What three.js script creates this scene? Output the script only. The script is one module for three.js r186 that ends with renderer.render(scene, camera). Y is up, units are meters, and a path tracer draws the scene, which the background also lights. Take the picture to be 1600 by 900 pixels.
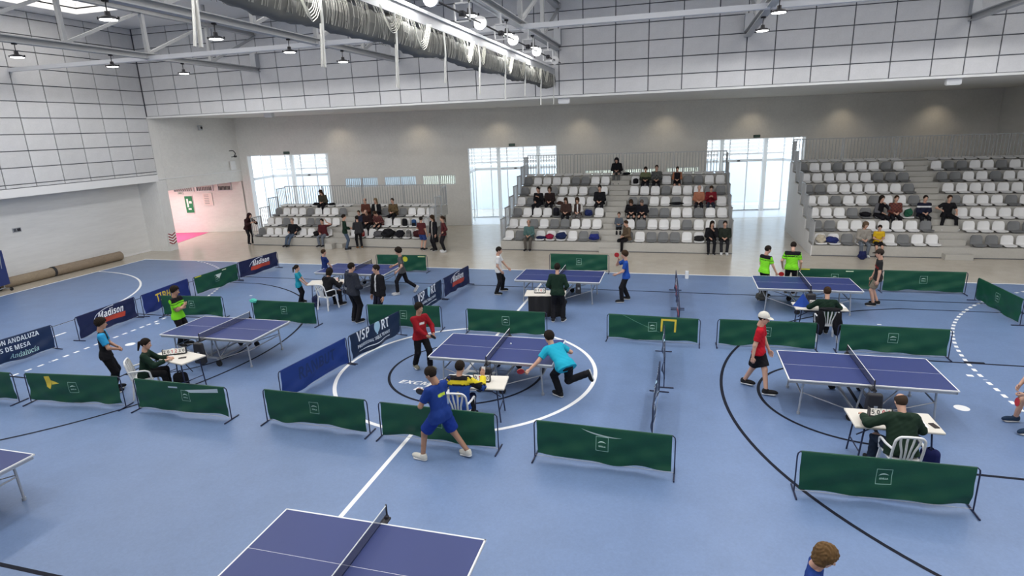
import * as THREE from 'three';
import { mergeGeometries } from 'three/addons/utils/BufferGeometryUtils.js';
import { RoundedBoxGeometry } from 'three/addons/geometries/RoundedBoxGeometry.js';
import { FontLoader } from 'three/addons/loaders/FontLoader.js';
import { RectAreaLightUniformsLib } from 'three/addons/lights/RectAreaLightUniformsLib.js';
RectAreaLightUniformsLib.init();

// ---------------------------------------------------------------- camera, sky, large lights, exposure
const scene = new THREE.Scene();
const camera = new THREE.PerspectiveCamera(52.0887, 16 / 9, 0.1, 300);
camera.position.set(4.6257, 5.4413, 12.1028);
camera.rotation.set(-0.263519, 0.277335, -0.0371574, 'YXZ');
scene.add(camera);
const renderer = new THREE.WebGLRenderer({ antialias: true });
renderer.toneMapping = THREE.LinearToneMapping;
renderer.toneMappingExposure = 1.2;
renderer.shadowMap.enabled = true;
scene.background = new THREE.Color(0.90, 0.95, 1.0);      // overcast sky beyond the glass doors
scene.backgroundIntensity = 3.3;
const SKYLIGHT = 1.1, LAMP = 14.5, DOWN = 2.2;
const CEIL = 10.6;
const BAYS = [-17.0, -10.26, -3.42, 3.42, 10.26, 17.0], SKYZ = [-6.5, 0.4, 7.3], SKW = 4.6, SKD = 4.0;
BAYS.forEach((x) => SKYZ.forEach((z) => {                   // daylight through the roof lights
  const l = new THREE.RectAreaLight(0xfffaf2, SKYLIGHT, SKW - 0.1, SKD - 0.1);
  l.position.set(x, CEIL + 0.40, z); l.rotation.x = -Math.PI / 2; scene.add(l);
}));

// ---------------------------------------------------------------- helpers
let seed = 7;
const rnd = () => { seed = (seed * 1664525 + 1013904223) >>> 0; return seed / 4294967296; };
const taken = new Map();
function numbered(n) { const k = taken.get(n) || 0; taken.set(n, k + 1); return k ? n + '_' + String(k).padStart(3, '0') : n; }
function std(color, rough = 0.6, extra = {}) { return new THREE.MeshStandardMaterial({ color, roughness: rough, ...extra }); }
const lin = (r, g, b) => new THREE.Color().setRGB(r, g, b);
function mesh(name, geo, mat, parent) { const m = new THREE.Mesh(geo, mat); m.name = name; m.castShadow = m.receiveShadow = true; parent.add(m); return m; }
function thing(name, label, category, pos = [0, 0, 0], turn = 0, group) {
  const o = new THREE.Group(); o.name = numbered(name); o.position.set(...pos); o.rotation.y = turn;
  o.userData = { label, category }; if (group) o.userData.group = group; scene.add(o); return o;
}
function solo(name, geo, mat, label, category, group) {
  const m = mesh(numbered(name), geo, mat, scene); m.userData = { label, category }; if (group) m.userData.group = group; return m;
}
function struct(name, geo, mat, parent) { const m = mesh(parent ? name : numbered(name), geo, mat, parent || scene); if (!parent) m.userData.kind = 'structure'; return m; }
function structGroup(name) { const g = new THREE.Group(); g.name = name; g.userData.kind = 'structure'; scene.add(g); return g; }
const box = (x0, x1, y0, y1, z0, z1) => new THREE.BoxGeometry(x1 - x0, y1 - y0, z1 - z0).translate((x0 + x1) / 2, (y0 + y1) / 2, (z0 + z1) / 2);
const rbox = (w, h, d, r, x = 0, y = 0, z = 0, seg = 2) => new RoundedBoxGeometry(w, h, d, seg, r).translate(x, y, z);
const cyl = (r, h, x = 0, y = 0, z = 0, seg = 12, r2 = r) => new THREE.CylinderGeometry(r2, r, h, seg).translate(x, y, z);
function rod(a, b, r, seg = 6) {                            // round bar from a to b
  const A = new THREE.Vector3(...a), B = new THREE.Vector3(...b), d = B.clone().sub(A), L = d.length();
  const g = new THREE.CylinderGeometry(r, r, L, seg); g.translate(0, L / 2, 0);
  g.applyQuaternion(new THREE.Quaternion().setFromUnitVectors(new THREE.Vector3(0, 1, 0), d.normalize())); g.translate(...a); return g;
}
function beam(a, b, w, h) {                                 // rectangular bar from a to b
  const A = new THREE.Vector3(...a), B = new THREE.Vector3(...b), d = B.clone().sub(A), L = d.length(); d.normalize();
  const up = Math.abs(d.y) > 0.9 ? new THREE.Vector3(0, 0, 1) : new THREE.Vector3(0, 1, 0);
  const m = new THREE.Matrix4(), X = new THREE.Vector3().crossVectors(up, d).normalize(), Y = new THREE.Vector3().crossVectors(d, X);
  m.makeBasis(X, Y, d); m.setPosition(A.clone().add(B).multiplyScalar(0.5));
  return new THREE.BoxGeometry(w, h, L).applyMatrix4(m);
}
function path(pts, r, closed = false, rad = 6, tub = 0) {
  const c = new THREE.CatmullRomCurve3(pts.map((p) => new THREE.Vector3(...p)), closed, 'catmullrom', 0.2);
  return new THREE.TubeGeometry(c, tub || pts.length * 4, r, rad, closed);
}
const merge = (list) => mergeGeometries(list.map((g) => { const q = g.index ? g.toNonIndexed() : g; for (const k of Object.keys(q.attributes)) if (!['position', 'normal', 'uv'].includes(k)) q.deleteAttribute(k); if (!q.attributes.uv) q.setAttribute('uv', new THREE.BufferAttribute(new Float32Array(q.attributes.position.count * 2), 2)); return q; }));
const ORD = ['first', 'second', 'third', 'fourth', 'fifth', 'sixth', 'seventh', 'eighth', 'ninth', 'tenth', 'eleventh', 'twelfth', 'thirteenth', 'fourteenth', 'fifteenth', 'sixteenth', 'seventeenth', 'eighteenth', 'nineteenth', 'twentieth'];
const NUM = ['zero', 'one', 'two', 'three', 'four', 'five', 'six', 'seven', 'eight', 'nine'];
// fine mottled grain, tiled
function grain(size, cells, amp, base = 235, seed0 = 3) {
  let s = seed0; const r = () => { s = (s * 1664525 + 1013904223) >>> 0; return s / 4294967296; };
  const layers = cells.map(([n, a]) => ({ n, a, v: Float32Array.from({ length: n * n }, () => r() * 2 - 1) }));
  const data = new Uint8Array(size * size * 4);
  for (let y = 0; y < size; y++) for (let x = 0; x < size; x++) {
    let t = 0;
    for (const { n, a, v } of layers) {
      const fx = x / size * n, fy = y / size * n, ix = Math.floor(fx), iy = Math.floor(fy), ux = fx - ix, uy = fy - iy, sx = ux * ux * (3 - 2 * ux), sy = uy * uy * (3 - 2 * uy);
      const g = (i, j) => v[((iy + j) % n) * n + (ix + i) % n];
      t += a * ((g(0, 0) * (1 - sx) + g(1, 0) * sx) * (1 - sy) + (g(0, 1) * (1 - sx) + g(1, 1) * sx) * sy);
    }
    const c = Math.max(0, Math.min(255, base + amp * t)); const k = (y * size + x) * 4; data[k] = data[k + 1] = data[k + 2] = c; data[k + 3] = 255;
  }
  const t = new THREE.DataTexture(data, size, size); t.wrapS = t.wrapT = THREE.RepeatWrapping; t.magFilter = THREE.LinearFilter; t.minFilter = THREE.LinearMipmapLinearFilter; t.generateMipmaps = true; t.colorSpace = THREE.SRGBColorSpace; t.needsUpdate = true; return t;
}
const floorGrain = grain(512, [[256, 0.5], [96, 0.35], [12, 0.5]], 10, 240, 5), plasterGrain = grain(256, [[128, 0.5], [40, 0.5], [7, 0.5]], 6, 245, 9), clothGrain = grain(256, [[128, 0.7], [30, 0.5]], 14, 232, 11);
function uvMetres(g, scale, ax = 'x', ay = 'z') { const p = g.attributes.position, u = new Float32Array(p.count * 2), f = { x: 'getX', y: 'getY', z: 'getZ' }; for (let i = 0; i < p.count; i++) { u[2 * i] = p[f[ax]](i) / scale; u[2 * i + 1] = p[f[ay]](i) / scale; } g.setAttribute('uv', new THREE.BufferAttribute(u, 2)); return g; }
function canvasTex(w, h, draw) { const c = document.createElement('canvas'); c.width = w; c.height = h; const x = c.getContext('2d'); draw(x, w, h); const t = new THREE.CanvasTexture(c); t.colorSpace = THREE.SRGBColorSpace; t.anisotropy = 8; return t; }
const font = await new FontLoader().loadAsync('fonts/droid/droid_sans_bold.typeface.json');

// ---------------------------------------------------------------- materials
const M = {
  court: std(lin(0.160, 0.245, 0.435), 0.40, { map: floorGrain }),
  beige: std(lin(0.56, 0.51, 0.43), 0.22, { map: floorGrain }),
  line: std(lin(0.86, 0.87, 0.88), 0.45), black: new THREE.MeshPhysicalMaterial({ color: lin(0.008, 0.010, 0.020), roughness: 0.7, specularIntensity: 0.3 }),
  plaster: std(lin(0.80, 0.80, 0.79), 0.85, { map: plasterGrain }), white: std(lin(0.80, 0.80, 0.80), 0.6), recess: std(lin(0.82, 0.81, 0.78), 0.85, { map: plasterGrain }),
  gap: std(lin(0.10, 0.105, 0.12), 0.9), steel: std(lin(0.42, 0.43, 0.44), 0.55, { metalness: 0.15 }), rail: std(lin(0.40, 0.41, 0.42), 0.45, { metalness: 0.2 }), zinc: std(lin(0.46, 0.48, 0.51), 0.42, { metalness: 0.55 }), whiteSteel: std(lin(0.74, 0.75, 0.77), 0.5),
  dark: std(lin(0.02, 0.02, 0.025), 0.55), rubber: std(lin(0.014, 0.014, 0.016), 0.8), navyTube: std(lin(0.015, 0.02, 0.055), 0.4), concrete: std(lin(0.50, 0.485, 0.45), 0.75, { map: plasterGrain }),
  seatWhite: std(lin(0.74, 0.74, 0.74), 0.4), seatGrey: std(lin(0.17, 0.175, 0.18), 0.5), plastic: std(lin(0.78, 0.79, 0.80), 0.42),
  tableBlue: std(lin(0.018, 0.034, 0.155), 0.5), tableEdge: std(lin(0.78, 0.79, 0.80), 0.45), desk: std(lin(0.66, 0.63, 0.57), 0.5),
  glass: new THREE.MeshPhysicalMaterial({ color: lin(0.93, 0.97, 1.0), transmission: 1, roughness: 0.02, thickness: 0, ior: 1.45 }),
  frosted: new THREE.MeshPhysicalMaterial({ color: lin(0.86, 0.94, 1.0), transmission: 0.85, roughness: 0.6, thickness: 0, ior: 1.45 }),
};
// ================================================================ FLOOR AND MARKINGS
const floor = structGroup('floor');
{
  const b = box(-32, 26, -0.3, -0.003, -30, 17); mesh('border_floor', uvMetres(b, 3), M.beige, floor);
  const c = box(-20, 20, -0.1, 0, -10, 10); mesh('court_surface', uvMetres(c, 4), M.court, floor);
  const T = 0.0016;
  const strip = (x0, x1, z0, z1, mat = M.line, h = T) => mesh(mat === M.line ? 'white_line' : 'black_line', box(x0, x1, 0, h, z0, z1), mat, floor);
  const arc = (cx, cz, r, a0, a1, w, mat = M.line, h = T, dash = 0) => {
    const one = (s, e) => { const n = Math.max(2, Math.ceil(Math.abs(e - s) / 0.035)), g = new THREE.RingGeometry(r - w / 2, r + w / 2, n, 1, s, e - s); g.rotateX(-Math.PI / 2); g.translate(cx, h, cz); return g; };
    if (!dash) { mesh(mat === M.line ? 'white_arc' : 'black_arc', one(a0, a1), mat, floor); return; }
    const st = 0.30 / r; for (let a = a0; a < a1 - 0.002; a += st) mesh('white_dash', one(a, Math.min(a + st / 2, a1)), mat, floor);
  };
  const L = 0.075, B = 0.062, H2 = 0.0024;
  strip(-20.04, 20.04, -10.04, -9.96); strip(-20.04, 20.04, 9.96, 10.04); strip(-20.04, -19.96, -10, 10); strip(19.96, 20.04, -10, 10); strip(-L / 2, L / 2, -10, 10);
  arc(0, 0, 3, 0, Math.PI * 2, 0.085);
  for (const s of [-1, 1]) {
    const c0 = s < 0 ? 0 : Math.PI / 2, q = Math.PI / 2;              // quarter circles round the goal posts, then the straight piece between
    arc(s * 20, -1.5, 6, c0, c0 + q, L); arc(s * 20, 1.5, 6, s < 0 ? -q : Math.PI, s < 0 ? 0 : Math.PI + q, L); strip(s * 14 - L / 2, s * 14 + L / 2, -1.5, 1.5);
    const d = Math.acos(2.96 / 9); arc(s * 20, -1.5, 9, s < 0 ? 0 : Math.PI - d, s < 0 ? d : Math.PI, 0.08, M.line, T, 1); arc(s * 20, 1.5, 9, s < 0 ? -d : Math.PI, s < 0 ? 0 : Math.PI + d, 0.08, M.line, T, 1);
    for (let z = -1.4; z < 1.4; z += 0.3) strip(s * 11 - 0.04, s * 11 + 0.04, z, z + 0.15);
    const spot = new THREE.CircleGeometry(0.13, 24); spot.rotateX(-Math.PI / 2); spot.translate(s * 10, T, 0); mesh('penalty_spot', spot, M.line, floor);
    strip(s * 10 - 0.05, s * 10 + 0.05, -5.03, -4.97); strip(s * 13 - 0.04, s * 13 + 0.04, -0.5, 0.5); strip(s * 10.8 - 0.06, s * 10.8 + 0.06, -1.75, -1.65);
    // black basketball markings
    const bx = s * 12.425; arc(bx, 0, 6.75, s < 0 ? -1.365 : Math.PI - 1.365, s < 0 ? 1.365 : Math.PI + 1.365, B, M.black, H2);
    strip(Math.min(s * 11.04, s * 14), Math.max(s * 11.04, s * 14), -6.63, -6.58, M.black, H2); strip(Math.min(s * 11.04, s * 14), Math.max(s * 11.04, s * 14), 6.58, 6.63, M.black, H2);
    arc(s * 8.2, 0, 1.8, s < 0 ? -Math.PI / 2 : Math.PI / 2, s < 0 ? Math.PI / 2 : Math.PI * 1.5, B, M.black, H2);
    strip(s * 8.2 - B / 2, s * 8.2 + B / 2, -2.45, 2.45, M.black, H2);
    for (const z of [-2.45, 2.45]) { strip(Math.min(s * 8.2, s * 14), Math.max(s * 8.2, s * 14), z - B / 2, z + B / 2, M.black, H2); strip(s * 11.2 - 0.2, s * 11.2 + 0.2, z < 0 ? z - 0.1 : z, z < 0 ? z : z + 0.1, M.black, H2 + 0.0006); }
    strip(s * 14 - B / 2, s * 14 + B / 2, -7.5, 7.5, M.black, H2);
  }
  strip(-14, 14, -7.5 - B / 2, -7.5 + B / 2, M.black, H2); strip(-14, 14, 7.5 - B / 2, 7.5 + B / 2, M.black, H2);
  arc(0, 0, 1.8, 0, Math.PI * 2, B, M.black, H2);
  // lettering and emblem painted in the centre circle
  const word = (t, size, x, z) => { const g = new THREE.ShapeGeometry(font.generateShapes(t, size), 4); g.applyMatrix4(new THREE.Matrix4().set(1.25, 0.32, 0, 0, 0, 1, 0, 0, 0, 0, 1, 0, 0, 0, 0, 1)); g.rotateX(-Math.PI / 2); g.translate(x, 0.003, z); mesh('painted_lettering', g, M.line, floor); };
  word('EXCMO.', 0.165, -1.32, 0.98); word('DE', 0.165, -0.83, 1.26);
  const teal = std(lin(0.10, 0.24, 0.36), 0.45);
  const poly = (pts, mat, h) => { const s = new THREE.Shape(pts.map(([a, b]) => new THREE.Vector2(a, -b))); const g = new THREE.ShapeGeometry(s); g.rotateX(-Math.PI / 2); g.translate(0, h, 0); mesh('painted_emblem', g, mat, floor); };
  poly([[-0.62, 1.05], [-0.05, -0.02], [0.72, -0.02], [0.72, 1.05]], M.line, 0.0026); poly([[-0.28, 1.0], [0.10, 0.12], [0.66, 0.12], [0.66, 1.0]], teal, 0.0034);
  poly([[0.05, 0.62], [0.22, 0.50], [0.25, 0.30], [0.36, 0.48], [0.60, 0.44], [0.42, 0.58], [0.5, 0.78], [0.3, 0.68]], M.line, 0.004);
}

// ================================================================ UPPER WALLS WITH PANELS
const panelMats = [std(lin(0.70, 0.70, 0.71), 0.8, { map: plasterGrain }), std(lin(0.68, 0.68, 0.685), 0.8, { map: plasterGrain }), std(lin(0.72, 0.72, 0.725), 0.8, { map: plasterGrain })];
const panelGeo = new Map();
function panel(parent, w, h, pos, turn) {
  const k = w.toFixed(2) + '_' + h.toFixed(2);
  if (!panelGeo.has(k)) { const sh = new THREE.Shape([new THREE.Vector2(-w / 2, -h / 2), new THREE.Vector2(w / 2, -h / 2), new THREE.Vector2(w / 2, h / 2), new THREE.Vector2(-w / 2, h / 2)]); const g = new THREE.ExtrudeGeometry(sh, { depth: 0.034, bevelEnabled: true, bevelThickness: 0.006, bevelSize: 0.006, bevelOffset: -0.006, bevelSegments: 1 }); panelGeo.set(k, g); }
  const m = mesh('panel', panelGeo.get(k), panelMats[Math.floor(rnd() * 3)], parent); m.position.set(...pos); m.rotation.y = turn; return m;
}
const COLS = [-20.36, -19.65];
for (const b of [-13.67, -6.84, 0, 6.84, 13.67]) { if (b === -13.67) COLS.push(-18.4, -17.14, -15.88, -14.64); COLS.push(b, b + 0.95, b + 2.18, b + 3.41, b + 4.64, b + 5.88); }
COLS.push(20.5, 21.3);
const ROWS = [6.64, 7.19, 7.81, 8.44, 9.07, 9.70, 10.33, 10.6];
const GAPW = 0.034;
const wallFar = structGroup('wall_far');
mesh('backing', box(-20.8, 24, 6.6, CEIL + 0.3, -12.5, -12.03), M.gap, wallFar);
mesh('lower_edge', box(-20.4, 24, 6.56, 6.64, -12.5, -11.99), M.plaster, wallFar);
for (let i = 0; i + 1 < COLS.length; i++) for (let j = 0; j + 1 < ROWS.length; j++) panel(wallFar, COLS[i + 1] - COLS[i] - GAPW, ROWS[j + 1] - ROWS[j] - GAPW, [(COLS[i] + COLS[i + 1]) / 2, (ROWS[j] + ROWS[j + 1]) / 2, -12.035], 0);
const wallLeft = structGroup('wall_left');
mesh('backing', box(-20.9, -20.44, 3.7, CEIL + 0.3, -12.03, 17), M.gap, wallLeft);
const LROWS = [3.88, 4.02, 4.66, 5.29, 5.92, 6.55, 7.18, 7.81, 8.44, 9.07, 9.70, 10.33, 10.6];
for (let i = 0; i < 20; i++) for (let j = 0; j + 1 < LROWS.length; j++) panel(wallLeft, 1.185 - GAPW, LROWS[j + 1] - LROWS[j] - GAPW, [-20.435, (LROWS[j] + LROWS[j + 1]) / 2, -12 + (i + 0.5) * 1.185], Math.PI / 2);
mesh('fascia', box(-20.95, -20.38, 3.54, 3.87, -12, 17), M.white, wallLeft);
mesh('lower_wall', box(-22.0, -21.6, 0, 3.6, -12, 17), M.plaster, wallLeft);
mesh('niche_soffit', box(-21.7, -20.7, 3.54, 3.8, -12, 17), M.plaster, wallLeft);
mesh('return_pier', box(-22.0, -20.4, 0, 3.59, -12.45, -11.85), M.plaster, wallLeft);
mesh('recess_wall', box(-20.8, -20.4, 3.03, 6.62, -18.05, -12.46), M.recess, wallLeft);
mesh('recess_wall_top', box(-20.8, -20.4, 3.6, 6.62, -12.455, -12.0), M.recess, wallLeft);
mesh('ledge', box(-20.4, -20.37, 3.62, 3.66, -18.0, -12.0), M.white, wallLeft);
struct('baseboard_left', box(-21.6, -21.575, 0, 0.09, -11.85, 17), M.white);
const wallNear = struct('wall_near', box(-22.4, 26, 0, CEIL + 0.3, 17, 17.4), M.plaster);
const wallRight = struct('wall_right', box(21.3, 21.7, 0, CEIL + 0.3, -28, 17), M.plaster);

// ================================================================ ROOF: slab with light wells, trusses, lamps
const ceiling = structGroup('ceiling');
{
  const s = new THREE.Shape([new THREE.Vector2(-22.4, -17.4), new THREE.Vector2(24, -17.4), new THREE.Vector2(24, 12.2), new THREE.Vector2(-22.4, 12.2)]);
  for (const x of BAYS) for (const z of SKYZ) { const h = new THREE.Path([[-1, -1], [1, -1], [1, 1], [-1, 1]].map(([a, b]) => new THREE.Vector2(x + a * SKW / 2, -z + b * SKD / 2))); s.holes.push(h); }
  const g = new THREE.ExtrudeGeometry(s, { depth: 0.25, bevelEnabled: false }); g.rotateX(-Math.PI / 2); g.translate(0, CEIL, 0);
  mesh('roof_slab', g, M.white, ceiling);
  const glow = std(0xffffff, 0.8, { emissive: 0xfffaf2, emissiveIntensity: 1.2 });
  for (const x of BAYS) for (const z of SKYZ) {
    const a = SKW / 2, b = SKD / 2, y0 = CEIL + 0.2, y1 = CEIL + 0.5;
    mesh('light_well', merge([box(x - a - 0.1, x - a, y0, y1, z - b - 0.1, z + b + 0.1), box(x + a, x + a + 0.1, y0, y1, z - b - 0.1, z + b + 0.1), box(x - a, x + a, y0, y1, z - b - 0.1, z - b), box(x - a, x + a, y0, y1, z + b, z + b + 0.1)]), M.white, ceiling);
    mesh('roof_light_diffuser', box(x - a, x + a, y1 - 0.06, y1, z - b, z + b), glow, ceiling);
  }
}
const TRX = [-13.68, -6.84, 0, 6.84, 13.68], TRN = ['leftmost', 'second', 'middle', 'fourth', 'rightmost'];
TRX.forEach((x, t) => {
  const g = thing('roof_truss', `pale grey steel roof truss running to the far panelled wall, ${['leftmost of five', 'second from the left', 'above the gathered net', 'second from the right', 'rightmost of five'][t]}`, 'truss', [x, 0, 0], 0, 'roof trusses');
  const z0 = -11.98, z1 = 16.9, f = 0.11;
  mesh('bottom_chord', merge([box(-f, f, 8.30, 8.33, z0, z1), box(-f, f, 8.47, 8.50, z0, z1), box(-0.012, 0.012, 8.3, 8.5, z0, z1)]), M.steel, g);
  mesh('top_chord', merge([box(-f, f, 9.80, 9.83, z0, z1), box(-f, f, 9.97, 10.0, z0, z1), box(-0.012, 0.012, 9.8, 10, z0, z1)]), M.steel, g);
  mesh('end_bracket', box(-0.13, 0.13, 8.5, 9.05, -11.98, -11.7), M.zinc, g);
  for (let k = 0; k < 9; k++) {
    const z = -9.15 + k * 3.05;
    mesh('upright', box(-0.06, 0.06, 8.5, 9.8, z - 0.06, z + 0.06), M.steel, g);
    mesh('diagonal', beam([0, 8.5, z - 0.04], [0, 9.8, z - 2.9], 0.09, 0.09), M.steel, g);
  }
  for (const z of [-9.15, -3.05, 3.05, 9.15]) mesh('hanger', box(-0.05, 0.05, 9.9, CEIL, z - 0.05, z + 0.05), M.steel, g);
});
[-6.1, 3.05].forEach((z, i) => {
  for (let k = 0; k < 6; k++) {
    const a = k ? TRX[k - 1] + 0.02 : -20.4, b = k < 5 ? TRX[k] - 0.02 : 21.3;
    solo('bracing_beam', merge([beam([a, 8.33, z], [b, 8.33, z], 0.16, 0.14)]), M.whiteSteel, `white ${i ? 'near' : 'far'} bracing beam between roof trusses, ${ORD[k]} length from the left wall`, 'beam', 'bracing beams');
  }
});
// round high-bay lamps
const lampGlow = std(0xffffff, 0.5, { emissive: 0xffffff, emissiveIntensity: 9 });
const LG = { body: new THREE.LatheGeometry([[0.0, 0.16], [0.05, 0.16], [0.06, 0.08], [0.14, 0.06], [0.175, 0.03], [0.18, 0.0], [0.165, 0.0]].map(([a, b]) => new THREE.Vector2(a, b)), 24), lens: cyl(0.163, 0.02, 0, 0.002, 0, 24), hook: merge([rod([0, 0.16, 0], [0.0, 0.30, 0], 0.012), rod([0, 0.30, 0], [0.03, 0.36, 0.02], 0.012), box(-0.05, 0.05, 0.34, 0.38, -0.05, 0.05)]), driver: merge([cyl(0.02, 0.05, 0.2, 0.03, 0, 8), cyl(0.02, 0.05, -0.2, 0.03, 0, 8)]) };
TRX.forEach((x, t) => {
  for (let k = 0; k < 8; k++) {
    const z = -10.66 + k * 3.05; if (k === 0) continue;
    const g = thing('high_bay_lamp', `round white LED lamp under the ${TRN[t]} roof truss, ${ORD[k - 1]} from the far wall`, 'lamp', [x, 7.92, z], 0.4, 'high bay lamps');
    mesh('housing', LG.body, M.dark, g); mesh('lens', LG.lens, lampGlow, g); mesh('hook', LG.hook, M.dark, g); mesh('clip', LG.driver, M.dark, g);
    const s = new THREE.SpotLight(0xffffff, LAMP, 0, 1.55, 0.06, 2); s.position.set(0, -0.03, 0); s.target.position.set(0, -5, 0); s.castShadow = true; s.shadow.radius = 7; g.add(s); g.add(s.target);
  }
});

// ================================================================ GATHERED DIVIDING NET AND ITS WINCH
{
  const g = thing('dividing_net', 'gathered grey dividing net hanging in swags under its long beam', 'net', [-0.28, 0, 0]);
  mesh('rail', box(-0.14, 0.14, 7.42, 7.66, -11.85, 16.5), M.steel, g);
  mesh('rail_edge', box(0.14, 0.17, 7.62, 7.68, -11.85, 16.5), M.white, g);
  // the bundle: a long folded bag, its lower side sagging between ties
  const nz = 230, na = 20, pos = [], idx = [];
  for (let i = 0; i <= nz; i++) { const z = -11.8 + i * (28.0 / nz), t = ((z + 11.8) % 2.3) / 2.3, sag = Math.sin(Math.PI * t);
    for (let j = 0; j <= na; j++) { const a = j / na * Math.PI * 2, fold = 0.028 * Math.sin(z * 17 + 3 * Math.sin(a * 2 + z)) + 0.018 * Math.sin(z * 41 + a * 5);
      const top = 7.40 - 0.05 * sag, bot = 6.94 - 0.06 * sag - 0.03 * Math.sin(z * 1.7), cy = (top + bot) / 2, ry = (top - bot) / 2, c = Math.cos(a), s = Math.sin(a);
      pos.push((0.17 + fold) * Math.sign(c) * Math.pow(Math.abs(c), 0.7), cy + (ry + fold * 0.4) * Math.sign(s) * Math.pow(Math.abs(s), 0.8), z); } }
  for (let i = 0; i < nz; i++) for (let j = 0; j < na; j++) { const a = i * (na + 1) + j, b = a + na + 1; idx.push(a, a + 1, b, b, a + 1, b + 1); }
  const bg = new THREE.BufferGeometry(); bg.setAttribute('position', new THREE.Float32BufferAttribute(pos, 3)); bg.setIndex(idx); bg.computeVertexNormals();
  mesh('net_bundle', bg, std(lin(0.13, 0.13, 0.12), 0.95), g);
  // pale cords lying over the bundle
  const cords = [], loops = [];
  for (let i = 0; i < 1000; i++) { const z = -11.7 + i * 0.027 + rnd() * 0.03, sd = rnd() < 0.5 ? 1 : -1, dz = (rnd() - 0.5) * (rnd() < 0.25 ? 0.7 : 0.12); const p = []; for (let k = 0; k <= 4; k++) { const t = k / 4; p.push([sd * (0.15 + 0.05 * Math.sin(Math.PI * t) + 0.012), 7.40 - 0.46 * t, z + dz * t]); } cords.push(path(p, 0.0045, false, 3, 5)); }
  mesh('net_cords', merge(cords), std(lin(0.36, 0.355, 0.32), 0.9), g).userData.kind = 'stuff';
  for (let i = 0; i < 22; i++) { const z = -11.2 + i * 1.22 + rnd() * 0.3, sd = i % 3 ? 1 : -1, w = 0.35 + rnd() * 0.35, d = 0.2 + rnd() * 0.2; for (let n = 0; n < 5; n++) { const p = []; for (let k = 0; k <= 8; k++) { const t = k / 8; p.push([sd * (0.215 + 0.01 * n), 7.42 - (d + n * 0.035) * Math.sin(Math.PI * t), z + (t - 0.5) * (w + n * 0.06)]); } loops.push(path(p, 0.006, false, 3, 10)); } }
  mesh('net_swags', merge(loops), std(lin(0.72, 0.71, 0.62), 0.9), g).userData.kind = 'stuff';
  for (let i = 0; i < 12; i++) { const z = -11.3 + i * 2.25, l = 0.55 + 0.12 * Math.sin(i * 2.3); mesh('hanging_strap', merge([path([[0.2, 7.4, z], [0.22, 7.0, z + 0.02], [0.2, 6.85 - l * 0.4, z + 0.03], [0.2, 6.85 - l, z + 0.05]], 0.022, false, 5, 12), path([[0.2, 6.9, z + 0.04], [0.21, 6.75 - l * 0.6, z + 0.12], [0.2, 6.8 - l * 0.9, z + 0.13]], 0.016, false, 5, 10)]), std(lin(0.60, 0.60, 0.57), 0.9), g); }
  const w = thing('net_winch', 'long white winch shaft with round drums above the net beam', 'winch', [0.12, 0, 0]);
  mesh('shaft', rod([0, 7.82, -11.7], [0, 7.82, 12], 0.022, 8), M.dark, w);
  for (let k = 0; k < 8; k++) { const z = -10.6 + k * 2.9; mesh('drum', new THREE.CylinderGeometry(0.15, 0.15, 0.06, 24).rotateX(Math.PI / 2).translate(0, 7.82, z), M.white, w);
    mesh('hanger_frame', merge([box(-0.18, -0.15, 7.66, 8.05, z + 1.2, z + 1.24), box(0.15, 0.18, 7.66, 8.05, z + 1.2, z + 1.24), box(-0.18, 0.18, 7.66, 7.69, z + 1.2, z + 1.24), box(-0.18, 0.18, 8.02, 8.05, z + 1.2, z + 1.24), box(-0.02, 0.02, 8.05, 8.3, z + 1.2, z + 1.24)]), M.white, w); mesh('bearing', rbox(0.12, 0.12, 0.16, 0.02, 0, 7.82, z + 1.22), M.dark, w); }
}
// ================================================================ REAR OF THE RECESS: oblique wall, glazed porches, lobby
const wallBack = structGroup('wall_back'); wallBack.position.set(-20.4, 0, -18.0); wallBack.rotation.y = 0.2099;
const OPEN = [[0.46, 5.36], [13.6, 18.73], [27.14, 32.54]], DH = 4.47;
const WIN = [[6.2, 8.19, 0], [8.57, 10.47, 0], [10.85, 12.81, 0], [20.3, 22.2, 1], [22.6, 24.5, 1], [24.9, 26.8, 1]];
{
  const s = new THREE.Shape(); s.moveTo(-0.1, 0); let pts = [[-0.1, 0]];
  for (const [a, b] of OPEN) pts.push([a, 0], [a, DH], [b, DH], [b, 0]);
  pts.push([42.9, 0], [42.9, 6.9], [-0.1, 6.9]);
  const sh = new THREE.Shape(pts.map(([a, b]) => new THREE.Vector2(a, b)));
  for (const [a, b] of WIN) sh.holes.push(new THREE.Path([[a, 2.42], [b, 2.42], [b, 3.0], [a, 3.0]].map(([x, y]) => new THREE.Vector2(x, y))));
  const g = new THREE.ExtrudeGeometry(sh, { depth: 0.3, bevelEnabled: false }); g.translate(0, 0, -0.3); mesh('wall_body', uvMetres(g, 3, 'x', 'y'), M.recess, wallBack);
}
struct('ceiling_recess', (() => { const s = new THREE.Shape([[-20.8, 12.3], [21.7, 12.3], [21.7, 27.6], [-20.8, 18.4]].map(([a, b]) => new THREE.Vector2(a, b))); const g = new THREE.ExtrudeGeometry(s, { depth: 0.2, bevelEnabled: false }); g.rotateX(-Math.PI / 2); g.translate(0, 6.62, 0); return g; })(), M.recess);
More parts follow.
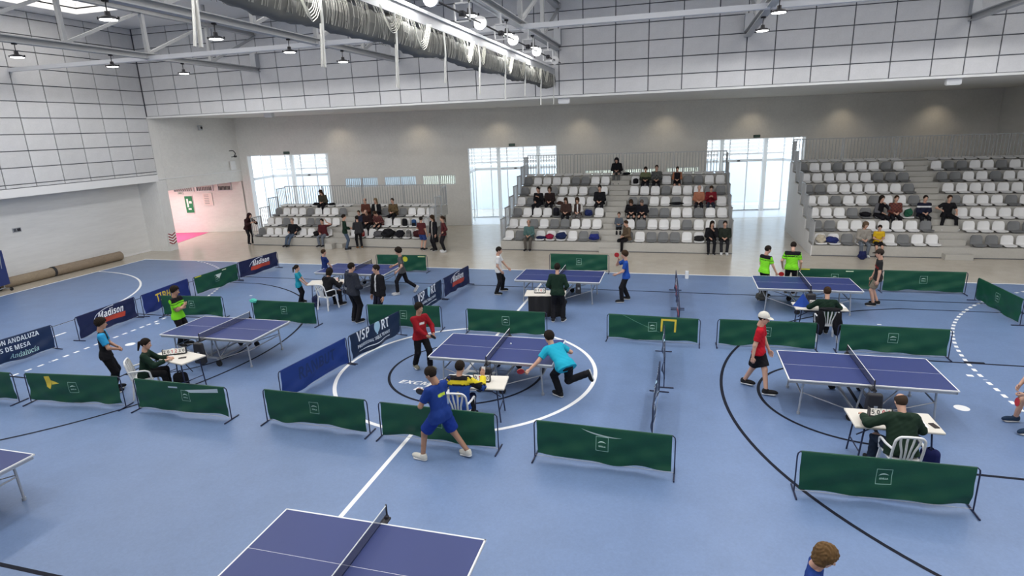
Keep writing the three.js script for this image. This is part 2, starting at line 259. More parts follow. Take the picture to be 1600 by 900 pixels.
// small barred windows
const warmGlow = std(lin(0.9, 0.85, 0.7), 0.8, { emissive: lin(1.0, 0.82, 0.45), emissiveIntensity: 0.4 });
WIN.forEach(([a, b, warm], i) => {
  const g = structGroup('window_' + (i + 1)); g.position.copy(wallBack.position); g.rotation.y = wallBack.rotation.y;
  mesh('window_frame', merge([box(a, b, 2.42, 2.46, -0.12, -0.02), box(a, b, 2.96, 3.0, -0.12, -0.02), box(a, a + 0.04, 2.42, 3, -0.12, -0.02), box(b - 0.04, b, 2.42, 3, -0.12, -0.02), box((a + b) / 2 - 0.03, (a + b) / 2 + 0.03, 2.42, 3, -0.12, -0.02)]), M.whiteSteel, g);
  for (let x = a + 0.12; x < b - 0.06; x += 0.115) mesh('bar', box(x, x + 0.034, 2.46, 2.96, -0.09, -0.05), M.rail, g);
  mesh('pane', box(a, b, 2.42, 3.0, -0.2, -0.19), M.frosted, g);
  mesh('lit_room', box(a - 0.2, b + 0.2, 2.2, 3.2, -0.75, -0.7), warm ? warmGlow : (i === 2 ? warmGlow : std(lin(0.75, 0.78, 0.8), 0.8, { emissive: lin(0.8, 0.85, 0.9), emissiveIntensity: 0.1 })), g);
});
// glazed porches
OPEN.forEach(([a, b], i) => {
  const g = structGroup('door_' + (i + 1)); g.position.copy(wallBack.position); g.rotation.y = wallBack.rotation.y;
  const D = -3.0, y1 = DH;
  mesh('lining', merge([box(a - 0.02, a + 0.03, 0, y1, -0.42, 0.02), box(b - 0.03, b + 0.02, 0, y1, -0.42, 0.02), box(a, b, y1 - 0.04, y1 + 0.02, -0.42, 0.02)]), M.white, g);
  mesh('porch_ceiling', box(a - 0.1, b + 0.1, y1 + 0.02, y1 + 0.2, D - 0.2, -0.3), M.white, g);
  mesh('porch_floor', box(a - 0.1, b + 0.1, -0.05, 0.002, D - 0.2, 0), std(lin(0.62, 0.63, 0.64), 0.22), g);
  const bars = [], n = 5, cols = [a + (b - a) * 0.30, a + (b - a) * 0.78];
  for (let k = 0; k <= n; k++) { const x = a + (b - a) * k / n; mesh('mullion', box(x - 0.03, x + 0.03, 0, y1, D - 0.04, D + 0.04), M.whiteSteel, g); }
  cols.forEach((x) => mesh('column', box(x - 0.11, x + 0.11, 0, y1, D + 0.05, D + 0.27), M.white, g));
  mesh('transom', box(a, b, 2.98, 3.14, D - 0.05, D + 0.06), M.whiteSteel, g); mesh('sill', box(a, b, 0, 0.06, D - 0.05, D + 0.05), M.zinc, g);
  mesh('upper_rail', box(a, b, 3.45, 3.5, D - 0.03, D + 0.03), M.whiteSteel, g);
  for (let k = 0; k < n; k++) { const x0 = a + (b - a) * k / n + 0.03, x1 = a + (b - a) * (k + 1) / n - 0.03; mesh('pane', box(x0, x1, 0.06, 2.98, D - 0.006, D + 0.006), M.glass, g); mesh('pane', box(x0, x1, 3.14, y1, D - 0.006, D + 0.006), M.glass, g); }
  for (const x of [a, b]) {                                   // glazed sides
    for (let k = 0; k <= 2; k++) { const z = -0.42 + (D + 0.42) * k / 2; mesh('mullion', box(x - 0.03, x + 0.03, 0, y1, z - 0.03, z + 0.03), M.whiteSteel, g); }
    mesh('transom', box(x - 0.04, x + 0.04, 2.98, 3.14, D, -0.42), M.whiteSteel, g);
    mesh('pane', box(x - 0.005, x + 0.005, 0.0, 2.98, D, -0.42), M.glass, g); mesh('pane', box(x - 0.005, x + 0.005, 3.14, y1, D, -0.42), M.glass, g);
  }
  mesh('door_sensor', rbox(0.16, 0.07, 0.08, 0.02, (a + b) / 2, 3.06, D + 0.1), M.dark, g);
  // outdoors: pale yard wall and slatted screen beyond the glass
  const e = structGroup('yard_screen_' + (i + 1)); e.position.copy(wallBack.position); e.rotation.y = wallBack.rotation.y;
  mesh('yard_wall', box(a - 2.6, b + 2.6, 0, 3.0, D - 4.4, D - 4.1), std(lin(0.72, 0.80, 0.90), 0.8), e);
  for (let k = 0; k < 9; k++) mesh('slat', box(a - 2.6, b + 2.6, 3.12 + k * 0.24, 3.12 + k * 0.24 + 0.205, D - 4.3, D - 4.24), std(lin(0.56, 0.53, 0.51), 0.7), e);
  for (let k = 0; k <= 4; k++) mesh('screen_post', box(a - 2.6 + (b - a + 5.2) * k / 4 - 0.05, a - 2.6 + (b - a + 5.2) * k / 4 + 0.05, 0, 5.3, D - 4.42, D - 4.3), M.whiteSteel, e);
  mesh('yard_ground', box(a - 3, b + 3, -0.2, -0.01, D - 9, D - 0.1), std(lin(0.55, 0.55, 0.54), 0.8), e);
  const sg = thing('exit_sign', `small green exit sign above the ${['left', 'middle', 'right'][i]} glazed door`, 'sign', [0, 0, 0]);
  sg.position.set(-20.4 + ((a + b) / 2) * Math.cos(0.2099), 4.56, -18 - ((a + b) / 2) * Math.sin(0.2099)); sg.rotation.y = 0.2099;
  mesh('sign_box', rbox(0.36, 0.15, 0.06, 0.01, 0, 0, 0.04), M.dark, sg); mesh('sign_face', box(-0.16, 0.16, -0.055, 0.055, 0.071, 0.074), std(lin(0.05, 0.10, 0.08), 0.5), sg);
});
// warm downlights along the recess, close to the oblique wall
[6.2, 10.9, 15.5, 20.1, 24.8, 29.5, 34.3, 39.2].forEach((u, k) => {
  const c = Math.cos(0.2099), s = Math.sin(0.2099), w = 0.9, x = -20.4 + u * c + w * s, z = -18 - u * s + w * c;
  const g = thing('downlight', `small recessed warm downlight in the soffit, ${ORD[k]} from the left`, 'lamp', [x, 6.62, z], 0, 'soffit downlights');
  mesh('trim_ring', new THREE.TorusGeometry(0.1, 0.014, 8, 20).rotateX(Math.PI / 2).translate(0, -0.008, 0), M.white, g); mesh('lens', cyl(0.095, 0.012, 0, -0.006, 0, 20), std(0xffffff, 0.5, { emissive: lin(1, 0.85, 0.62), emissiveIntensity: 5 }), g);
  const sp = new THREE.SpotLight(lin(1, 0.83, 0.58), DOWN * 1.6, 0, 0.95, 1, 2); sp.position.set(0, -0.05, 0); sp.target.position.set(-0.12 * s, -5, -0.12); sp.castShadow = true; sp.shadow.radius = 3; g.add(sp, sp.target);
});
// lobby behind the side opening
{
  const g = structGroup('wall_lobby'); const peach = std(lin(0.84, 0.82, 0.78), 0.8, { map: plasterGrain });
  const q = new THREE.Group(); q.name = 'lobby_wall'; q.position.set(-20.4, 0, -18); q.rotation.y = 0.2099; g.add(q);
  mesh('lobby_wall_body', box(-10, 0.0, 0, 3.4, -0.3, 0), peach, q);
  mesh('lobby_end_wall', box(-30.3, -30, 0, 3.4, -17, -12), peach, g); mesh('lobby_front_wall', box(-30, -22, 0, 3.4, -12.6, -12.3), peach, g);
  mesh('lobby_ceiling', box(-30.3, -20.8, 3.03, 3.2, -18.4, -12.3), M.white, g);
  const pk = new THREE.ShapeGeometry(new THREE.Shape([[-26, 13.0], [-21.5, 13.0], [-22.0, 14.1], [-22.9, 17.4], [-26, 16.75]].map(([a, b]) => new THREE.Vector2(a, b)))); pk.rotateX(-Math.PI / 2); pk.translate(0, 0.004, 0); mesh('pink_floor', pk, std(lin(0.72, 0.09, 0.28), 0.5), g);
  [[-4.35, -3.1], [-2.95, -1.9], [-1.6, -0.75]].forEach(([a, b], i) => {
    const w = structGroup('window_' + (7 + i)); w.position.copy(q.position); w.rotation.y = 0.2099;
    mesh('window_frame', merge([box(a, b, 2.5, 2.53, 0, 0.05), box(a, b, 2.93, 2.96, 0, 0.05), box(a, a + 0.04, 2.5, 2.96, 0, 0.05), box(b - 0.04, b, 2.5, 2.96, 0, 0.05)]), M.zinc, w);
    mesh('pane', box(a, b, 2.5, 2.96, 0.005, 0.015), std(lin(0.55, 0.55, 0.52), 0.3), w);
    for (let k = 0; k < 9; k++) mesh('bar', box(a + 0.06 + (b - a - 0.12) * k / 9, a + 0.09 + (b - a - 0.12) * k / 9, 2.53, 2.75, 0.02, 0.045), M.dark, w);
  });
  const lm = thing('lobby_ceiling_light', 'flat square ceiling light inside the pink-floored lobby', 'lamp', [-24, 3.0, -14.6]);
  mesh('light_frame', box(-0.65, 0.65, -0.01, 0.03, -0.65, 0.65), M.white, lm); mesh('light_face', box(-0.6, 0.6, -0.016, -0.01, -0.6, 0.6), std(0xffffff, 0.5, { emissive: lin(1, 0.93, 0.85), emissiveIntensity: 3 }), lm);
  const ra = new THREE.RectAreaLight(lin(1, 0.94, 0.88), 28, 1.2, 1.2); ra.position.set(0, -0.03, 0); ra.rotation.x = -Math.PI / 2; lm.add(ra);
  // notices on the lobby wall
  const put = (u, y) => [-20.4 + u * Math.cos(0.2099) + 0.02, y, -18 - u * Math.sin(0.2099) + 0.02];
  const notice = (name, label, u, y, w, h, draw) => { const o = thing(name, label, 'sign', put(u, y), 0.2099); mesh('board', box(-w / 2, w / 2, -h / 2, h / 2, 0, 0.02), M.white, o); const f = new THREE.PlaneGeometry(w * 0.96, h * 0.96); f.translate(0, 0, 0.0215); mesh('print', f, std(0xffffff, 0.6, { map: canvasTex(96, Math.round(96 * h / w), draw) }), o); };
  const green = (x, w, h) => { x.fillStyle = '#1f7a4d'; x.fillRect(0, 0, w, h); x.fillStyle = '#e8f2ea'; x.fillRect(w * 0.2, h * 0.16, w * 0.22, h * 0.5); x.fillRect(w * 0.5, h * 0.3, w * 0.35, h * 0.14); x.fillRect(w * 0.3, h * 0.72, w * 0.4, h * 0.1); };
  notice('evacuation_board', 'green and white notice board on the lobby wall', -3.55, 1.72, 0.5, 1.05, green);
  notice('wall_notice', 'pale paper notice beside the green board on the lobby wall', -2.35, 2.0, 0.6, 0.75, (x, w, h) => { x.fillStyle = '#e6dcd4'; x.fillRect(0, 0, w, h); x.fillStyle = '#8d8d8d'; for (let i = 0; i < 6; i++) x.fillRect(w * 0.15, h * (0.12 + i * 0.14), w * 0.5, h * 0.05); });
  notice('wall_plaque', 'small grey plaque high on the lobby wall', -4.0, 2.42, 0.35, 0.2, (x, w, h) => { x.fillStyle = '#c8d0c8'; x.fillRect(0, 0, w, h); x.fillStyle = '#7a8c80'; x.fillRect(w * 0.2, h * 0.3, w * 0.6, h * 0.4); });
  const st = thing('chevron_panel', 'red and white chevron panel at the foot of the white pier', 'sign', [-20.375, 0.62, -12.15], Math.PI / 2);
  mesh('board', box(-0.25, 0.25, -0.3, 0.3, 0, 0.02), M.white, st); { const f = new THREE.PlaneGeometry(0.48, 0.58); f.translate(0, 0, 0.0215); mesh('print', f, std(0xffffff, 0.6, { map: canvasTex(96, 116, (x, w, h) => { x.fillStyle = '#f0ecea'; x.fillRect(0, 0, w, h); x.strokeStyle = '#8c2330'; x.lineWidth = 12; for (let i = -2; i < 6; i++) { x.beginPath(); x.moveTo(0, i * 30); x.lineTo(w / 2, i * 30 + 26); x.lineTo(w, i * 30); x.stroke(); } }) }), st); }
}
// small fittings on walls and soffit edge
{
  const sp = thing('wall_speaker', 'small dark loudspeaker high on the recess side wall', 'speaker', [-20.38, 6.1, -15.2], Math.PI / 2);
  mesh('cabinet', rbox(0.2, 0.26, 0.16, 0.02, 0, 0, 0.1), M.zinc, sp); mesh('cone', cyl(0.07, 0.02, 0, 0, 0, 16).rotateX(Math.PI / 2).translate(0, 0, 0.185), M.dark, sp);
  const pr = thing('wall_bracket_camera', 'black curved wall bracket above a pale box on the side wall', 'camera', [-20.38, 4.6, -17.2], Math.PI / 2);
  mesh('arm', path([[0, 0.2, 0.03], [0, 0.2, 0.3], [0, 0.05, 0.42], [0, -0.12, 0.3], [0, -0.14, 0.12]], 0.022, false, 6, 16), M.dark, pr); mesh('junction_box', rbox(0.42, 0.5, 0.08, 0.02, 0.1, -0.62, 0.04), M.white, pr); mesh('lens_head', rbox(0.1, 0.1, 0.14, 0.02, 0.05, -0.12, 0.35), M.dark, pr);
  [[-14.5, -13.4, 'leftmost, above the left stand'], [0.12, -12.35, 'middle, above the middle stand'], [13.56, -12.35, 'right, above the right stand']].forEach(([x, z, w]) => { const o = thing('emergency_light', `white box light under the panel wall edge, ${w}`, 'lamp', [x, z < -13 ? 6.62 : 6.56, z]); mesh('case', rbox(0.46, 0.2, 0.2, 0.03, 0, -0.1, 0), M.white, o); mesh('diffuser', rbox(0.4, 0.03, 0.15, 0.01, 0, -0.205, 0), M.plastic, o); });
  const so = thing('socket_plate', 'small dark double socket plate on the lower left wall', 'socket', [-21.59, 2.15, -5.7], Math.PI / 2);
  mesh('plate', rbox(0.34, 0.18, 0.03, 0.01, 0, 0, 0.015), M.zinc, so); mesh('screen', box(0.0, 0.14, -0.06, 0.06, 0.03, 0.035), M.dark, so); mesh('grille', box(-0.14, -0.03, -0.06, 0.06, 0.03, 0.034), M.gap, so);
  const r = thing('carpet_roll', 'long rolled beige carpet lying along the left wall with dark strap', 'carpet', [-21.2, 0.0, 0]);
  const spiral = (z0, z1, rad) => { const g = new THREE.CylinderGeometry(rad, rad, z1 - z0, 28, 1, false).rotateX(Math.PI / 2).translate(0, rad, (z0 + z1) / 2); return g; };
  mesh('roll', spiral(-9.75, -6.5, 0.21), std(lin(0.33, 0.26, 0.19), 0.95, { map: clothGrain }), r); mesh('roll', spiral(-6.4, -4.3, 0.2), std(lin(0.35, 0.28, 0.20), 0.95, { map: clothGrain }), r);
  mesh('strap', new THREE.CylinderGeometry(0.215, 0.215, 0.12, 28, 1, true).rotateX(Math.PI / 2).translate(0, 0.21, -6.45), M.dark, r);
}
// folded playing table parked at the left wall
{
  const g = thing('folded_playing_table', 'upright folded blue table on wheels at the left wall', 'table', [-20.68, 0, -4.3], 0.24);
  mesh('leaf', rbox(0.04, 1.35, 1.5, 0.01, 0.0, 0.92, 0.7), M.tableBlue, g); mesh('leaf', rbox(0.04, 1.35, 1.5, 0.01, -0.16, 0.92, 0.7), M.tableBlue, g);
  mesh('frame', merge([rod([-0.08, 0.12, 0.1], [-0.08, 0.12, 1.4], 0.02), rod([-0.08, 0.12, 0.15], [0.06, 1.4, 0.15], 0.018), rod([-0.08, 0.12, 1.3], [0.06, 1.4, 1.3], 0.018), rod([-0.3, 0.1, 0.1], [0.15, 0.1, 0.1], 0.02), rod([-0.3, 0.1, 1.4], [0.15, 0.1, 1.4], 0.02)]), M.zinc, g);
  for (const [x, z] of [[-0.3, 0.1], [0.15, 0.1], [-0.3, 1.4], [0.15, 1.4]]) mesh('wheel', new THREE.CylinderGeometry(0.07, 0.07, 0.035, 16).rotateX(Math.PI / 2).translate(x, 0.07, z), M.rubber, g);
}

// ================================================================ STANDS, RAILINGS, SEATS
const RISE = 0.42, DEEP = 0.8, ZF = -13.87;
const barGeo = new THREE.CylinderGeometry(0.017, 0.017, 1, 6);
function railing(label, len, h, pos, turn, group) {           // runs along local +x from its base corner
  const g = thing('guard_railing', label, 'railing', pos, turn, group);
  mesh('post', box(-0.02, 0.02, 0, h, -0.02, 0.02), M.rail, g); mesh('post', box(len - 0.02, len + 0.02, 0, h, -0.02, 0.02), M.rail, g);
  mesh('top_rail', box(-0.02, len + 0.02, h - 0.04, h, -0.022, 0.022), M.rail, g); mesh('bottom_rail', box(0, len, 0.07, 0.1, -0.015, 0.015), M.rail, g);
  const n = Math.max(3, Math.round(len / 0.145));
  for (let k = 1; k < n; k++) { const b = mesh('baluster', barGeo, M.rail, g); b.scale.set(1, h - 0.13, 1); b.position.set(len * k / n, 0.09 + (h - 0.13) / 2, 0); }
  return g;
}
// one moulded bucket seat: front lip, dished pan, curved back with round shoulders
function seatGeo(hasBack) {
  const prof = hasBack ? [[0.44, 0.035], [0.42, 0.062], [0.34, 0.068], [0.22, 0.06], [0.12, 0.062], [0.07, 0.085], [0.045, 0.14], [0.03, 0.22], [0.012, 0.31], [0.0, 0.38], [-0.012, 0.415]] : [[0.42, 0.03], [0.41, 0.055], [0.33, 0.066], [0.2, 0.06], [0.1, 0.065], [0.04, 0.09], [0.02, 0.115]];
  const n = prof.length, m = 10, pos = [], idx = [];
  for (const off of [0, -0.014]) for (let i = 0; i < n; i++) { const [d, y] = prof[i], v = i / (n - 1); let w = 0.215; if (i === 0) w = 0.185; if (hasBack && i >= n - 3) w = [0.205, 0.18, 0.13][i - (n - 3)]; if (hasBack && i > 4 && i < n - 3) w = 0.208;
    const a = prof[Math.max(0, i - 1)], b = prof[Math.min(n - 1, i + 1)], tx = b[0] - a[0], ty = b[1] - a[1], L = Math.hypot(tx, ty), nx = -ty / L, ny = tx / L;
    for (let j = 0; j <= m; j++) { const s = j / m * 2 - 1, dish = 0.022 * s * s; pos.push(s * w, y + dish * Math.abs(ny) - off * ny * -1, d + (hasBack && i > 5 ? dish * 1.4 : 0) - off * nx * -1); } }
  const st = m + 1, half = n * st;
  for (let i = 0; i < n - 1; i++) for (let j = 0; j < m; j++) { const a = i * st + j; idx.push(a, a + 1, a + st, a + 1, a + st + 1, a + st); const b = a + half; idx.push(b, b + st, b + 1, b + 1, b + st, b + st + 1); }
  for (let i = 0; i < n - 1; i++) for (const j of [0, m]) { const a = i * st + j; idx.push(a, a + half, a + st, a + st, a + half, a + st + half); }
  for (let j = 0; j < m; j++) for (const i of [0, n - 1]) { const a = i * st + j; idx.push(a, a + 1, a + half, a + 1, a + half + 1, a + half); }
  const g = new THREE.BufferGeometry(); g.setAttribute('position', new THREE.Float32BufferAttribute(pos, 3)); g.setIndex(idx); g.computeVertexNormals(); return g;
}
const SEAT = [seatGeo(true), seatGeo(false)], seatFoot = merge([box(-0.12, 0.12, 0, 0.05, 0.08, 0.36)]);
[M.seatWhite, M.seatGrey].forEach((m) => { m.side = THREE.DoubleSide; });
function putSeat(stand, row, i, x, colour, backless) {
  const y = row * RISE, z = ZF - (row - 1) * DEEP - 0.47;
  const what = backless ? 'backless white plastic seat' : colour === 'G' ? 'grey plastic bucket seat' : 'white plastic bucket seat';
  const s = thing('stand_seat', `${what}, ${ORD[i]} from the left in row ${NUM[row]} of the ${stand} stand`, 'seat', [x, y, z], (rnd() - 0.5) * 0.04, `seats of the ${stand} stand`);
  mesh('shell', SEAT[backless ? 1 : 0], colour === 'G' ? M.seatGrey : M.seatWhite, s); mesh('mount', seatFoot, M.seatGrey, s);
}
function stand(name, x0, x1, rows, aisle, seatsL, seatsR, xL, xR, sideClosed) {
  const g = thing('tiered_stand', `pale concrete tiered spectator stand, ${name === 'left' ? 'the small one at the left' : name === 'middle' ? 'the middle one of three' : 'the tall one at the right'}`, 'stand');
  const [a0, a1] = aisle;
  for (let k = 1; k <= rows; k++) { const z = ZF - (k - 1) * DEEP; const tr = box(x0, x1, (k - 1) * RISE - (k > 1 ? 0.06 : 0), k * RISE, z - DEEP - (k < rows ? 0.02 : 0), z); mesh('tier', uvMetres(tr, 2, 'x', 'y'), M.concrete, g); }
  for (let k = 0; k < rows; k++) { const z = ZF - k * DEEP; mesh('aisle_step', box(a0, a1, k * RISE, k * RISE + RISE / 2, z + 0.001, z + 0.36), M.concrete, g); }
  mesh('under_frame', box(x0 + 0.1, x1 - 0.1, 0, rows * RISE - 0.15, ZF - rows * DEEP + 0.05, ZF - rows * DEEP + 0.1), M.concrete, g);
  if (sideClosed) for (let k = 1; k <= rows; k++) mesh('side_board', box(x0 - 0.03, x0, 0, k * RISE, ZF - k * DEEP, ZF - (k - 1) * DEEP - 0.01), M.white, g);
  mesh('front_kerb', merge([box(x0, a0, 0, 0.03, ZF, ZF + 0.012), box(a1, x1, 0, 0.03, ZF, ZF + 0.012)]), M.gap, g);
  const n = Math.round((x1 - x0) / 2.5), zb = ZF - rows * DEEP;
  for (let k = 0; k < n; k++) railing(`grey barred railing behind the top row of the ${name} stand, ${ORD[k]} section from the left`, (x1 - x0) / n - 0.08, 1.1, [x0 + (x1 - x0) * k / n + 0.04, rows * RISE, zb + 0.04], 0, `back railings of the ${name} stand`);
  for (const [x, w] of [[x0 + 0.03, 'left'], [x1 - 0.03, 'right']]) { if (x > 20) continue; for (let k = 1; k <= rows; k++) railing(`short barred railing on the ${w} side of the ${name} stand, ${ORD[k - 1]} tier up`, DEEP - 0.05, 1.02, [x, k * RISE, ZF - (k - 1) * DEEP - 0.03], Math.PI / 2, `side railings of the ${name} stand`); }
  for (let r = 1; r <= rows; r++) { let i = 0; const top = r === rows; const L = top ? 'W'.repeat(seatsL[0].length) : seatsL[r - 1], R = top ? 'W'.repeat(seatsR[0].length) : seatsR[r - 1];
    for (let k = 0; k < L.length; k++) if (L[k] !== '-') putSeat(name, r, i++, xL + 0.5 * k, L[k], top); for (let k = 0; k < R.length; k++) if (R[k] !== '-') putSeat(name, r, i++, xR + 0.5 * k, R[k], top); }
  return g;
}
stand('left', -16.88, -7.05, 4, [-12.32, -11.38], ['GWWWWWWGW', 'WWGWWGGWW', 'GWWWGWWWG'], ['WWWWWWWW', 'WWWWWWWW', 'GGGGGWWW'], -16.57, -11.05, false);
stand('middle', -3.23, 6.95, 7, [1.38, 2.3], ['WGGWWWWGG', 'WWGWGGWWW', 'GWWWGWWGW', 'WGGWWWWWW', 'GWWGWWWGW', 'GWWWWGGWW'], ['GWGGGWWWW', 'WGWWWGWWG', 'WWGGWWGWW', 'GGWWGWWWW', 'WWWGWWWGG', 'WWWWWGGWW'], -2.9, 2.6, false);
stand('right', 10.0, 21.25, 8, [14.6, 15.52], ['WWGWGWGWW', 'GGWWWWWWG', 'WWWGGGWWG', 'WWGWWGWWG', 'GGWWWWWWG', 'WWWWWWGGG', 'GWWGWWWGW'], ['GGWWGWWGWW', 'WWWGGWWWGW', 'WWWWWGWWGW', 'GWWWGWWGWW', 'WWWWWWGWWG', 'GGWWGWWWGW', 'WGGWWGWWGW'], 10.34, 15.83, true);
// ================================================================ PLAYING TABLES
const netMat = std(lin(0.02, 0.022, 0.04), 0.8, { transparent: true, opacity: 0.62, side: THREE.DoubleSide });
const TG = (() => {
  const half = 1.37, w = 0.7625, t = 0.022, y = 0.76, L = 0.0012, g = {};
  g.top = [-1, 1].map((s) => rbox(half - 0.006, t, w * 2, 0.006, s * (half / 2 + 0.001), y - t / 2, 0));
  g.apron = [-1, 1].map((s) => { const x0 = s * 0.02, x1 = s * (half - 0.02), a = Math.min(x0, x1), b = Math.max(x0, x1); return merge([box(a, b, y - 0.075, y - t, -w + 0.02, -w + 0.045), box(a, b, y - 0.075, y - t, w - 0.045, w - 0.02), box(s * (half - 0.03) - 0.012, s * (half - 0.03) + 0.012, y - 0.075, y - t, -w + 0.02, w - 0.02)]); });
  g.lines = [-1, 1].map((s) => { const x0 = Math.min(0, s * half), x1 = Math.max(0, s * half), e = s * (half - 0.01); return merge([box(x0, x1, y - 0.004, y + L, -w, -w + 0.02), box(x0, x1, y - 0.004, y + L, w - 0.02, w), box(e - 0.01, e + 0.01, y - 0.004, y + L, -w, w), box(x0, x1, y - t, y + L, -w - 0.0012, -w), box(x0, x1, y - t, y + L, w, w + 0.0012), box(s * half - 0.001, s * half + 0.001, y - t, y + L, -w, w), box(x0, x1, y, y + L * 0.7, -0.0022, 0.0022)]); });
  g.net = new THREE.PlaneGeometry(1.82, 0.14).rotateY(Math.PI / 2).translate(0, y + 0.07, 0); g.tape = box(-0.004, 0.004, y + 0.14, y + 0.1525, -0.91, 0.91);
  g.post = [-1, 1].map((s) => merge([rod([0, y - 0.05, s * 0.915], [0, y + 0.16, s * 0.915], 0.012, 8), box(-0.045, 0.045, y - 0.05, y - 0.025, s > 0 ? 0.72 : -0.93, s > 0 ? 0.93 : -0.72), rbox(0.05, 0.06, 0.05, 0.01, 0, y - 0.02, s * 0.9)]));
  g.legs = []; for (const s of [-1, 1]) for (const k of [-1, 1]) g.legs.push(merge([rod([s * 1.12, 0.03, k * 0.6], [s * 1.08, y - 0.05, k * 0.6], 0.019, 8), cyl(0.03, 0.05, s * 1.12, 0.025, k * 0.6, 10)]));
  g.cross = [-1, 1].map((s) => merge([rod([s * 1.1, 0.42, -0.6], [s * 1.1, 0.42, 0.6], 0.015), rod([s * 1.1, 0.45, -0.6], [s * 0.28, 0.17, -0.6], 0.011), rod([s * 1.1, 0.45, 0.6], [s * 0.28, 0.17, 0.6], 0.011), rod([s * 0.6, y - 0.06, -0.5], [s * 0.2, 0.2, -0.55], 0.012), rod([s * 0.6, y - 0.06, 0.5], [s * 0.2, 0.2, 0.55], 0.012)]));
  g.chassis = merge([beam([0.2, 0.17, -0.68], [0.2, 0.17, 0.68], 0.04, 0.04), beam([-0.2, 0.17, -0.68], [-0.2, 0.17, 0.68], 0.04, 0.04), beam([-0.28, 0.17, -0.6], [0.28, 0.17, -0.6], 0.04, 0.04), beam([-0.28, 0.17, 0.6], [0.28, 0.17, 0.6], 0.04, 0.04), rod([0.12, 0.17, -0.5], [0.03, y - 0.05, -0.5], 0.018), rod([-0.12, 0.17, -0.5], [-0.03, y - 0.05, -0.5], 0.018), rod([0.12, 0.17, 0.5], [0.03, y - 0.05, 0.5], 0.018), rod([-0.12, 0.17, 0.5], [-0.03, y - 0.05, 0.5], 0.018)]);
  g.wheel = new THREE.CylinderGeometry(0.075, 0.075, 0.04, 18).rotateX(Math.PI / 2);
  return g;
})();
function playingTable(x, z, label) {
  const g = thing('table_tennis_table', label, 'table', [x, 0, z], 0, 'table tennis tables');
  for (const i of [0, 1]) { const tp = mesh('table_top', TG.top[i], M.tableBlue, g); mesh('white_lines', TG.lines[i], M.tableEdge, tp); mesh('apron', TG.apron[i], M.zinc, tp); mesh('leg_brace', TG.cross[i], M.zinc, g); }
  TG.legs.forEach((l) => mesh('leg', l, M.zinc, g)); mesh('chassis', TG.chassis, M.zinc, g);
  for (const [a, b] of [[-0.26, -0.7], [0.26, -0.7], [-0.26, 0.7], [0.26, 0.7]]) mesh('wheel', TG.wheel, M.rubber, g).position.set(a, 0.075, b);
  const n = mesh('net', TG.net, netMat, g); mesh('net_tape', TG.tape, M.tableEdge, n); TG.post.forEach((p) => mesh('net_post', p, M.dark, g));
  return g;
}
playingTable(-6.46, 0.2, 'blue table tennis table at the left, beside the umpire with ponytail');
playingTable(-6.36, -6.42, 'blue table tennis table at the back left, before the left stand');
playingTable(0.93, 0.38, 'blue table tennis table standing on the white centre circle');
playingTable(1.05, -6.32, 'blue table tennis table at the back centre, before the middle stand');
playingTable(8.33, -6.3, 'blue table tennis table at the back right, beside two lime shirts');
playingTable(8.12, 0.24, 'blue table tennis table at the right, beside the red-shirted player');
playingTable(1.22, 7.24, 'blue table tennis table nearest the viewer, cut by the bottom edge');
playingTable(-6.37, 6.9, 'blue table tennis table at the lower left edge, mostly out of view');
const bagGeo = (() => { const g = new RoundedBoxGeometry(0.33, 0.54, 0.12, 4, 0.05), p = g.attributes.position; for (let i = 0; i < p.count; i++) { const y = p.getY(i); p.setX(i, p.getX(i) * (0.86 - y * 0.35)); p.setZ(i, p.getZ(i) * (1 - y * 0.6)); } g.computeVertexNormals(); return g; })();
function towelBag(x, z, label, k = 1) { const g = thing('towel_bag', label, 'bag', [x, 0, z], 0, 'towel bags on net posts'); const b = mesh('pouch', bagGeo, M.dark, g); b.scale.setScalar(k); b.position.set(0, 0.71 - 0.27 * k, 0.0); mesh('strap', merge([rod([-0.05, 0.66, 0], [0, 0.74, -0.03], 0.008), rod([0.05, 0.66, 0], [0, 0.74, -0.03], 0.008)]), M.dark, g); mesh('patch', rbox(0.06, 0.06, 0.004, 0.001, 0.02, 0.71 - 0.25 * k, 0.062 * k), M.zinc, g); }
towelBag(-6.46, 1.18, 'black towel bag hung at the net of the left table'); towelBag(0.93, 1.36, 'black towel bag hung at the net of the centre circle table'); towelBag(8.12, 1.23, 'black towel bag hung at the net of the right table'); towelBag(8.33, -5.33, 'black towel bag hung at the net of the back right table'); towelBag(1.75, -5.56, 'small black towel bag under the back centre table edge', 0.6); towelBag(-6.1, -5.45, 'black towel bag hung at the net of the back left table', 0.7);

